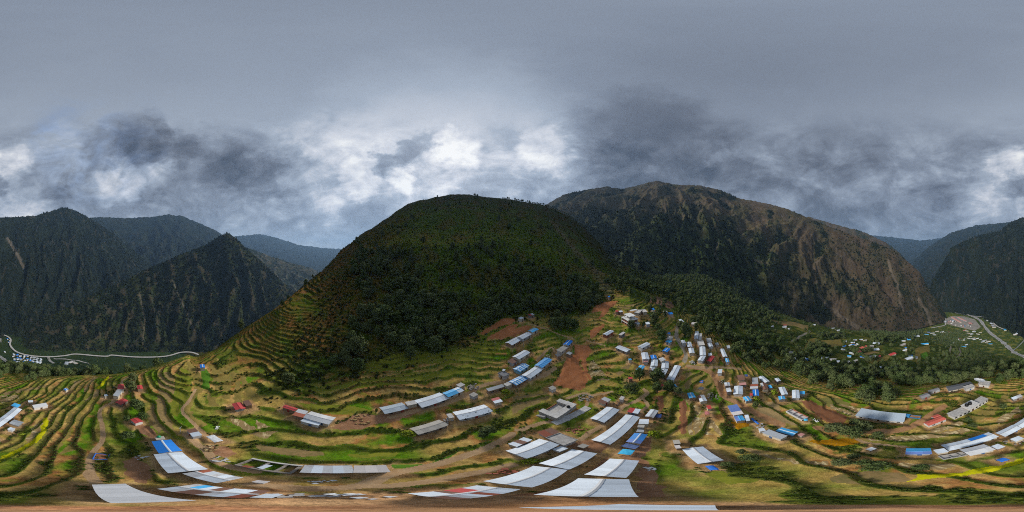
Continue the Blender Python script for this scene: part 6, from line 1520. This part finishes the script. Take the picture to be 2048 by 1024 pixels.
# power poles
def pole(zone, x, y, label):
    px, py = zp(zone, [(x, y)])[0]; gx, gy, gz = cast(Z1, px, py)
    root = bpy.data.objects.new('power_pole', None); COL.objects.link(root); root.location = (gx, gy, gz); root['label'] = label; root['category'] = 'pole'
    link('pole_shaft', tube('pole_shaft', [(0, 0, -.5), (0, 0, 6.5)], [.11, .07], 8), 'steel', root)
    link('cross_arm', boxes('cross_arm', [(-.7, -.05, 6.0, .7, .05, 6.12)]), 'steel', root)
pole('C', 240, 480, 'thin pole on the grass terrace below the red fields'); pole('C', 582, 440, 'thin pole in front of the long white house')
pole('L2', 912, 950, 'thin pole beside the white sheet shed'); pole('H', 195, 500, 'thin pole at the far forest edge')

# ------------------------------------------------------------------ vegetation
def leaf_mat(name, dark, light, tint):
    m, t, b = nodes_of(name); nb = NB(t)
    at = nb.n('ShaderNodeAttribute', attribute_name='tone'); oi = nb.n('ShaderNodeObjectInfo')
    c = nb.mix(at.outputs['Fac'], dark, light)
    c = nb.mix(nb.math('MULTIPLY', oi.outputs['Random'], 0.7), c, tint)
    nb.l(c, b.inputs['Base Color']); b.inputs['Roughness'].default_value = 0.9; b.inputs['Specular IOR Level'].default_value = 0.03
    MATS[name] = m
leaf_mat('leaves_forest', (0.036, 0.064, 0.020), (0.118, 0.162, 0.050), (0.130, 0.145, 0.062))
leaf_mat('leaves_far', (0.011, 0.018, 0.010), (0.030, 0.040, 0.018), (0.026, 0.032, 0.018))
leaf_mat('leaves_bush', (0.045, 0.085, 0.014), (0.13, 0.18, 0.03), (0.15, 0.16, 0.035))
leaf_mat('leaves_hill', (0.020, 0.034, 0.010), (0.055, 0.075, 0.018), (0.06, 0.055, 0.022))
leaf_mat('leaves_lime', (0.12, 0.17, 0.012), (0.30, 0.36, 0.03), (0.26, 0.30, 0.03))
mat_plain('bark', (0.10, 0.085, 0.07), 0.95)
def crown_mesh(name, seed, h, w, base, blobs, leaves, size, mat):
    g = np.random.default_rng(seed)
    cs = []
    for k in range(blobs):
        t = (k + .5) / blobs; zc = base + (h - base) * (0.12 + 0.80 * t)
        rad = w * 0.5 * math.sin(math.pi * min(.95, .22 + .70 * t)) ** .8 * 0.62
        a = k * 2.4 + g.uniform(-.5, .5)
        cs.append((rad * math.cos(a) * g.uniform(.5, 1.1), rad * math.sin(a) * g.uniform(.5, 1.1), zc, w * g.uniform(.20, .30), (h - base) * g.uniform(.13, .2)))
    V = []; tone = []
    for k in range(leaves):
        cx, cy, cz, rr_, rz = cs[g.integers(len(cs))]
        d = g.normal(size=3); d /= np.linalg.norm(d); rad = g.uniform(.55, 1.05)
        p = np.array([cx + d[0] * rr_ * rad, cy + d[1] * rr_ * rad, cz + d[2] * rz * rad])
        n = d + g.normal(size=3) * .55 + np.array([0, 0, .35]); n /= np.linalg.norm(n)
        u = np.cross(n, [.3, .5, .8]); u /= np.linalg.norm(u); v_ = np.cross(n, u)
        s = size * g.uniform(.6, 1.35); s2 = s * g.uniform(.55, .9)
        V += [p - u * s, p + v_ * s2, p + u * s, p - v_ * s2]
        tn = np.clip(.45 + g.uniform(-.4, .4), 0, 1); tone += [tn] * 4
    F = np.arange(leaves * 4).reshape(-1, 4)
    me = new_mesh(name, V, F)
    at = me.attributes.new('tone', 'FLOAT', 'POINT'); at.data.foreach_set('value', np.array(tone, np.float32))
    me.materials.append(MATS[mat]); return me
def trunk_mesh(name, seed, h, base, w):
    g = random.Random(seed); V = []; F = []
    def limb(a, b, r0, r1):
        m = tube('t', [a, tuple((x + y) / 2 + g.uniform(-.2, .2) for x, y in zip(a, b)), b], [r0, (r0 + r1) / 2, r1], 6)
        co = np.empty(len(m.vertices) * 3, np.float32); m.vertices.foreach_get('co', co); o = len(V)
        V.extend(map(tuple, co.reshape(-1, 3))); F.extend(tuple(i + o for i in p.vertices) for p in m.polygons); bpy.data.meshes.remove(m)
    limb((0, 0, -.8), (g.uniform(-.3, .3), g.uniform(-.3, .3), h * .75), h * .028, h * .010)
    for k in range(5):
        z = base + (h - base) * (.1 + .14 * k); a = k * 2.4
        limb((0, 0, z), (math.cos(a) * w * .3, math.sin(a) * w * .3, z + h * .12), h * .012, h * .005)
    me = new_mesh(name, V, F, True); me.materials.append(MATS['bark']); return me
TREES = []   # (crown, trunk, height)
for k, (h, w, b, bl) in enumerate([(10, 7.5, 1.8, 11), (11, 6.5, 2.5, 11), (8.5, 7.5, 1.4, 10), (12, 6.0, 3.0, 12), (9.5, 8.5, 1.6, 13)]):
    TREES.append((crown_mesh('crown', 40 + k, h, w, b, bl, 1700, .33, 'leaves_forest'), trunk_mesh('trunk', 50 + k, h, b, w), h))
BUSH = [crown_mesh('bush_shape', 80 + k, 1.6 + .4 * k, 2.4, -.2, 6, 130, .30, 'leaves_bush') for k in range(3)]
HBUSH = [crown_mesh('bush_shape', 90 + k, 1.8 + .5 * k, 2.8, -.3, 6, 110, .36, 'leaves_hill') for k in range(3)]
FARTREE = [crown_mesh('far_tree_shape', 100 + k, 10, 8, 0, 7, 90, 1.3, 'leaves_far') for k in range(3)]
LIME = crown_mesh('crown', 120, 1.8, 3.0, 0, 7, 260, .26, 'leaves_lime')

def tree_obj(x, y, z, s, var, label, group=None, name='tree'):
    cr_, tr_, h = TREES[var]
    root = bpy.data.objects.new(name, None); COL.objects.link(root)
    root.location = (x, y, z); root.rotation_euler = (0, 0, (x * 3.1 + y * 1.7) % 6.28); root.scale = (s, s, s)
    root['label'] = label; root['category'] = 'tree'
    if group: root['group'] = group
    link('crown', cr_, None, root); link('trunk', tr_, None, root)
# trees that stand alone or can be told apart
SOLO = [('L4', 235, 175, 9, 'grey green tree at the lower edge of the hill wood, above the red roofed house'), ('B', 400, 680, 10, 'shade tree directly below the cyan roof with red walls'), ('B', 640, 690, 10, 'shade tree below the third village row'), ('B', 650, 850, 9, 'shade tree nearest to the bare brown terraces'),
 ('B', 300, 850, 8, 'shade tree beside the path fork'), ('B', 810, 830, 9, 'shade tree beside the narrow cyan roof'), ('B', 930, 880, 7, 'small shade tree at the edge of the green plot'), ('C', 960, 230, 11, 'tall tree at one end of the clump beside the red terraces'), ('C', 1040, 250, 13, 'tallest tree in the clump beside the red terraces'), ('C', 1110, 230, 12, 'tall tree in the middle of the clump beside the yellow terrace'), ('C', 1200, 250, 11, 'tall tree at the yellow terrace end of the clump'), ('C', 1000, 130, 11, 'tall tree at the back of the clump'),
 ('G', 40, 690, 8, 'spreading tree on the dirt road below the ploughed field'), ('G', 130, 720, 9, 'spreading tree in the middle of the road clump'), ('G', 220, 730, 9, 'spreading tree nearest the marigold bed'), ('G', 330, 680, 9, 'dark tree at the far end of the road clump'), ('G', 250, 640, 8, 'tree behind the road clump, near the long grey shed'), ('G', 470, 745, 5, 'low tree beside the straw terrace'),
 ('G', 1345, 600, 5.5, 'narrow dark tree at the corner of the concrete school'), ('G', 1390, 650, 4, 'low bushy tree below the concrete school'), ('G', 1690, 470, 6, 'round tree on the upper gold terrace'),
 ('L1', 1490, 350, 9, 'tree between the two red roofed huts'), ('L1', 1555, 540, 7, 'tree above the brown slope with a clear trunk'), ('L1', 1440, 690, 5, 'bushy tree beside the red roofed house above the yard'), ('L1', 1620, 660, 5, 'bushy tree behind the red roofed house above the yard'), ('L1', 1450, 880, 6, 'broad bushy tree below the red roofed house'), ('L1', 1510, 250, 8, 'dark slim tree on the ridge edge'),
 ('L5', 1170, 880, 6, 'round tree between the footpath and the worn white roof'), ('L5', 1110, 930, 5, 'low tree beside the footpath'), ('M7', 460, 490, 7, 'dark round tree above the broad tan terrace'), ('M7', 130, 460, 6, 'round tree beside the pale terrace'), ('M7', 250, 400, 5, 'bushy tree below the torn pale shelter'), ('M7', 960, 505, 4, 'low dark shrub tree on the pale terrace'),
 ('M6', 960, 330, 5, 'bushy tree above the square white roof side'), ('M6', 1060, 390, 5, 'bushy tree beside the long curved straw strip'), ('M6', 830, 450, 4, 'low bushy tree touching the square white roof'), ('F', 430, 560, 5, 'round green tree beside the cyan house on the road'), ('A', 700, 660, 8, 'tree in front of the three storey building'), ('A', 870, 640, 6, 'tree beside the white blue hut'), ('A', 1070, 690, 7, 'tree among the golden rice terraces'), ('A', 980, 540, 6, 'tree beside the rice terraces behind the three storey building'), ('E', 1430, 640, 4, 'shrub tree on the dirt road opposite the stubble field')]
placed = []
for k, (zn, x, y, h, lab) in enumerate(SOLO):
    px, py = zp(zn, [(x, y)])[0]; gx, gy, gz = cast(Z1, px % 2048, py, 0.5)
    v_ = k % 5; tree_obj(gx, gy, gz - .1, h / TREES[v_][2], v_, lab); placed.append((gx, gy))
# woods: outline, spacing, height, label
WOODS = [
 ('P', '705,510 760,500 830,512 850,560 840,600 790,612 730,600 708,560', 7.5, 10, 'dark tree in the small wood high on the bushy hill'),
 ('P', '700,640 780,600 860,590 960,600 1024,595 1100,600 1185,590 1200,612 1120,625 1040,628 985,640 950,672 900,690 850,712 760,738 700,745 660,730 690,690', 6.1, 11, 'tree in the dense wood at the foot of the bushy hill'),
 ('P', '1024,520 1100,540 1185,560 1200,592 1100,602 1024,596', 7.0, 10, 'tree in the upper part of the hill wood near the landslide'),
 ('P', '850,520 930,480 1010,500 1020,560 960,590 880,580', 13, 9, 'scattered tree on the middle of the bushy hill'),
 ('P', '1205,560 1260,545 1350,545 1450,570 1530,610 1560,640 1500,662 1440,650 1380,625 1330,610 1290,590 1240,590', 8.5, 11, 'tree in the forest above the village, below the rocky mountain'),
 ('P', '1430,655 1500,668 1560,700 1600,722 1680,735 1760,742 1830,738 1900,752 1940,765 1880,772 1850,790 1810,806 1760,812 1700,790 1650,778 1600,755 1540,735 1480,712 1440,695', 6.6, 11, 'tree in the east forest belt between the village and the far houses'),
 ('P', '1930,700 2046,715 2046,755 1990,765 1900,748 1860,720', 9, 11, 'tree in the forest below the school'),
 ('P', '2,728 110,738 180,742 100,752 60,768 2,776', 8, 9, 'tree in the wood on the edge of the valley'),
 ('P', '1612,690 1650,690 1665,715 1625,718', 7, 10, 'tree in the copse between the far terraces and the east forest'),
 ('P', '1630,668 1690,668 1690,678 1640,680', 8, 10, 'tree in the copse behind the gold terraced knoll'),
 ('P', '1720,660 1800,662 1850,655 1830,675 1770,690 1745,685', 9, 11, 'tree in the dark belt below the rocky mountain'),
 ('P', '1870,665 1920,660 1940,672 1890,690', 10, 10, 'tree beside the far hamlet above the river bend'),
]
pool = []
for wi, (zn, outline, sp, h, lab) in enumerate(WOODS):
    poly = close_up(to_ground(zn, outline, Z0), 3.0)
    xs = [p[0] for p in poly]; ys = [p[1] for p in poly]
    gxs = np.arange(min(xs), max(xs), sp); gys = np.arange(min(ys), max(ys), sp)
    gx_, gy_ = np.meshgrid(gxs, gys); gx_ = gx_.ravel() + rng.uniform(-.45, .45, gx_.size) * sp; gy_ = gy_.ravel() + rng.uniform(-.45, .45, gy_.size) * sp
    keep = inpoly(gx_, gy_, poly)
    # natural gaps
    keep &= fbm(gx_ / 22 + 5, gy_ / 22, 3) > (-0.08 if wi in (4, 5, 6) else -0.24)
    for x, y in zip(gx_[keep], gy_[keep]):
        pool.append((x, y, h * rng.uniform(.65, 1.25), wi))
# scattered trees on far slopes, clear of fields, paths and houses
ncand = 9500
ca = rng.uniform(0, 2 * math.pi, ncand); cr2 = 110 * (1250 / 110) ** rng.uniform(0, 1, ncand)
for a, r in zip(ca, cr2):
    px = (a / (2 * math.pi)) * 2048; x, y = r * math.sin(a - math.pi), r * math.cos(a - math.pi)
    dens = 0.0
    if r > 650 and 330 < px < 1290: continue
    if 1290 < px or px < 330: dens = 0.55 if fbm(np.array([x / 60]), np.array([y / 60]), 3)[0] > -.05 else .10
    elif px > 700 and r > 150: dens = 0.11 if fbm(np.array([x / 50]), np.array([y / 50]), 3)[0] > .05 else .05
    elif r > 130: dens = .03
    if rng.random() < dens: pool.append((x, y, rng.uniform(5.5, 11), -1))
# crest trees of the hill
for px in list(np.linspace(1006, 1018, 5)) + list(np.linspace(1030, 1046, 6)) + list(np.linspace(1052, 1100, 16)) + list(np.linspace(1100, 1220, 34)):
    a = int(px / 2048 * NA); k = int(np.argmax(np.where((RR > 85) & (RR < 620), Z1[a] / RR, -9))); az = (px / 2048 - .5) * 2 * math.pi
    r = RR[k] - rng.uniform(0, 9); pool.append((r * math.sin(az), r * math.cos(az), rng.uniform(5, 9), -2))
pool = np.array(pool)
pz = sample(Z1, pool[:, 0], pool[:, 1])
pr = np.hypot(pool[:, 0], pool[:, 1])
def cell_owner(x, y):
    r = np.hypot(x, y); a = (np.floor((np.arctan2(x, y) / (2 * np.pi) + .5) * NA)).astype(int) % NA
    return owner[a, np.clip(np.searchsorted(RR, r) - 1, 0, NR - 2)]
ok = cell_owner(pool[:, 0], pool[:, 1]) == 0
for c, ax, L, W in PADS + [(v_[0], v_[1], v_[2], v_[3]) for v_ in EXTRA_PADS.values()]:
    dx, dy = pool[:, 0] - c[0], pool[:, 1] - c[1]
    ok &= ~((np.abs(dx * ax[0] + dy * ax[1]) < L / 2 + 3) & (np.abs(-dx * ax[1] + dy * ax[0]) < W / 2 + 3))
for x, y in placed: ok &= np.hypot(pool[:, 0] - x, pool[:, 1] - y) > 3
ok &= (pool[:, 3] != -1) | (pr > 112)
pool, pz, pr = pool[ok], pz[ok], pr[ok]
# which of them the drone sees: crown top above the running skyline of the ground before it
run = np.maximum.accumulate(np.where(RR[None] > 1, Z1 / RR[None], -99), axis=1)
ai = (np.floor((np.arctan2(pool[:, 0], pool[:, 1]) / (2 * np.pi) + .5) * NA)).astype(int) % NA
ri = np.clip(np.searchsorted(RR, pr) - 2, 0, NR - 1)
vis = (pz + pool[:, 2]) / pr > run[ai, ri]
appar = pool[:, 2] / np.hypot(pr, pz) * vis
appar[pool[:, 3] == -1] *= .6
order = np.argsort(-appar)
solo_idx = order[:255]
for i in solo_idx:
    x, y, h, wi = pool[i]; wi = int(wi); v_ = int((x * 7 + y * 13) % 5)
    lab = WOODS[wi][4] if wi >= 0 else ('dark tree on the crest of the bushy hill' if wi == -2 else 'single tree scattered on the slopes around the village')
    tree_obj(x, y, pz[i] - .15, h / TREES[v_][2], v_, lab, group='trees: ' + lab)
def scatter(name, pts, scale, rz, picks, meshes, label, cat):
    me = bpy.data.meshes.new(name); pts = np.asarray(pts, np.float32)
    me.vertices.add(len(pts)); me.vertices.foreach_set('co', pts.ravel())
    for nm, ty, arr in (('sc', 'FLOAT', scale), ('rz', 'FLOAT', rz), ('pick', 'INT', picks)):
        a = me.attributes.new(nm, ty, 'POINT'); a.data.foreach_set('value', np.asarray(arr, np.float32 if ty == 'FLOAT' else np.int32))
    o = link(name, me, None, kind='stuff', label=label, category=cat)
    gt = bpy.data.node_groups.new(name + '_scatter', 'GeometryNodeTree')
    gt.interface.new_socket('Geometry', in_out='INPUT', socket_type='NodeSocketGeometry'); gt.interface.new_socket('Geometry', in_out='OUTPUT', socket_type='NodeSocketGeometry')
    N = gt.nodes.new; gi = N('NodeGroupInput'); go = N('NodeGroupOutput'); ip = N('GeometryNodeInstanceOnPoints'); jn = N('GeometryNodeJoinGeometry')
    for m in reversed(meshes):
        so = bpy.data.objects.new(m.name + '_source', m)
        oi = N('GeometryNodeObjectInfo'); oi.inputs['Object'].default_value = so; oi.inputs['As Instance'].default_value = True
        gt.links.new(oi.outputs['Geometry'], jn.inputs[0])
    def attr(nm, ty):
        n = N('GeometryNodeInputNamedAttribute'); n.data_type = ty; n.inputs['Name'].default_value = nm; return n.outputs['Attribute']
    cx_ = N('ShaderNodeCombineXYZ'); gt.links.new(attr('rz', 'FLOAT'), cx_.inputs[2])
    gt.links.new(gi.outputs[0], ip.inputs['Points']); gt.links.new(jn.outputs[0], ip.inputs['Instance'])
    ip.inputs['Pick Instance'].default_value = True
    gt.links.new(attr('pick', 'INT'), ip.inputs['Instance Index']); gt.links.new(attr('sc', 'FLOAT'), ip.inputs['Scale']); gt.links.new(cx_.outputs[0], ip.inputs['Rotation'])
    gt.links.new(ip.outputs[0], go.inputs[0])
    md = o.modifiers.new('scatter', 'NODES'); md.node_group = gt
    return o
rest = order[255:]
scatter('forest', np.stack([pool[rest, 0], pool[rest, 1], pz[rest] - .2], -1), pool[rest, 2] / 10.0, rng.uniform(0, 6.28, len(rest)), rng.integers(0, 5, len(rest)), [t[0] for t in TREES], 'the many further trees of the woods around the village', 'forest')
# trees on the mountains
MP, MSC = [], []
for nm, cnt, hh in (('mountain', 8500, (7, 13)), ('spur_ridge', 9000, (8, 14)), ('forest_mountain', 9000, (12, 22)), ('side_ridge', 500, (12, 20)), ('rear_ridge', 400, (12, 20))):
    px, t, mx, my, mz, mc = MOUNTAIN[nm]
    lum = mc.sum(-1); n, m = lum.shape
    w = np.clip((0.115 if nm != 'mountain' else 0.14) - lum, 0.0, None)
    w[:, t > 1] = 0; w[-1] = 0; w[:, -1] = 0
    cell = np.abs(mx * 0 + np.gradient(np.hypot(mx, my), axis=1)) * np.hypot(np.gradient(mx, axis=0), np.gradient(my, axis=0))
    w = (w * cell).ravel(); w /= w.sum()
    k = rng.choice(n * m, cnt, p=w); ii_, jj = k // m, k % m
    fu, fv = rng.uniform(0, 1, cnt), rng.uniform(0, 1, cnt)
    i2, j2 = np.minimum(ii_ + 1, n - 1), np.minimum(jj + 1, m - 1)
    bl = lambda A: (A[ii_, jj] * (1 - fu) + A[i2, jj] * fu) * (1 - fv) + (A[ii_, j2] * (1 - fu) + A[i2, j2] * fu) * fv
    MP.append(np.stack([bl(mx), bl(my), bl(mz) - 1.0], -1)); MSC.append(rng.uniform(*hh, cnt) / 10)
MP = np.concatenate(MP); MSC = np.concatenate(MSC)
scatter('mountain_forest', MP, MSC, rng.uniform(0, 6.28, len(MP)), rng.integers(0, 3, len(MP)), FARTREE, 'forest covering the far mountain slopes', 'forest')
# bushes on the terrace banks and over the hill
def pick_points(weight, cnt, seed):
    g = np.random.default_rng(seed)
    w = weight[:, :-1].copy() * (owner == 0); w[:, :6] = 0
    dist = np.sqrt(RR ** 2 + 60.0 ** 2)[:-1]
    cellarea = (RR[1:] - RR[:-1]) * RR[:-1]
    w = w * (cellarea / dist ** 1.35)[None]
    w = w.ravel(); w /= w.sum()
    k = g.choice(w.size, cnt, p=w); a = k // (NR - 1); r = k % (NR - 1)
    az = (a + g.uniform(0, 1, cnt)) / NA * 2 * np.pi - np.pi; rr_ = RR[r] + g.uniform(0, 1, cnt) * (RR[r + 1] - RR[r])
    x, y = rr_ * np.sin(az), rr_ * np.cos(az)
    keep = np.ones(cnt, bool)
    for c, ax, L, W in PADS + [(q_[0], q_[1], q_[2], q_[3]) for q_ in EXTRA_PADS.values()]:
        dx, dy = x - c[0], y - c[1]
        keep &= ~((np.abs(dx * ax[0] + dy * ax[1]) < L / 2 + .7) & (np.abs(-dx * ax[1] + dy * ax[0]) < W / 2 + .7))
    x, y = x[keep], y[keep]
    return x, y, sample(Z1, x, y)
hillmask = np.maximum(wooded, fadeb) * (RG < 620) * (0.25 + sstep(-.3, .3, n2))
bankmask = np.clip(np.maximum(riser * tw * .8, weed), 0, 1) * (1 - hillmask.clip(0, 1)) * (RG < 330) * (1 - nad) * (0.15 + sstep(-.25, .25, n1))
bankmask *= 1 - 0.9 * np.clip(lane, 0, 1)
x, y, z = pick_points(bankmask, 24000, 5)
scatter('undergrowth', np.stack([x, y, z - .1], -1), rng.uniform(.14, .46, len(x)), rng.uniform(0, 6.28, len(x)), rng.integers(0, 3, len(x)), BUSH, 'bushes and weeds along the terrace banks', 'bushes')
x, y, z = pick_points(hillmask, 24000, 6)
scatter('undergrowth', np.stack([x, y, z - .1], -1), rng.uniform(.28, .8, len(x)), rng.uniform(0, 6.28, len(x)), rng.integers(0, 3, len(x)), HBUSH, 'dark shrubs covering the bushy hill', 'shrubs')
# yellow green shrubs and bamboo
for k, (zn, x, y, s, lab) in enumerate([('T7', 845, 565, 1.5, 'yellow green shrub at the corner of the red earth yard'), ('L6', 1030, 290, 1.3, 'yellow green shrub beside the broad white roof'), ('F', 655, 400, 1.5, 'yellow green shrub in the hamlet'), ('F', 440, 480, 1.3, 'yellow green shrub beside the cyan roadside house'), ('L5', 1390, 400, 1.4, 'yellow green bamboo clump below the long low grey shed'), ('L5', 220, 905, 1.6, 'yellow green shrub at the beige grey roof'), ('C', 410, 660, 1.0, 'yellow green shrub beside the dark rusty shed'), ('L5', 710, 625, 1.0, 'light green shrub at the small hut end of the worn white roof'), ('L1', 245, 850, .9, 'light green shrub beside the tiny white roof'), ('A', 1100, 915, 1.4, 'yellow green shrub above the bright blue roof')]):
    px, py = zp(zn, [(x, y)])[0]; gx, gy, gz = cast(Z1, px, py)
    root = bpy.data.objects.new('shrub', None); COL.objects.link(root); root.location = (gx, gy, gz); root.scale = (s, s, s); root['label'] = lab; root['category'] = 'shrub'
    link('foliage', LIME, None, root)
    link('stem', tube('stem', [(0, 0, -.3), (.1, 0, .8)], [.08, .04], 6), 'bark', root)

# ------------------------------------------------------------------ air
hz = link('haze', boxes('haze', [(-12500, -12500, -575, 12500, 12500, 1420)]), None, kind='stuff', label='thin blue haze filling the valley air', category='haze')
hm_ = bpy.data.materials.new('haze'); hm_.use_nodes = True; ht = hm_.node_tree; ht.nodes.clear()
pv = ht.nodes.new('ShaderNodeVolumePrincipled'); pv.inputs['Color'].default_value = (0.42, 0.67, 1.0, 1); pv.inputs['Density'].default_value = 0.000052; pv.inputs['Anisotropy'].default_value = 0.2
ho = ht.nodes.new('ShaderNodeOutputMaterial'); ht.links.new(pv.outputs[0], ho.inputs['Volume'])
hz.data.materials.append(hm_)
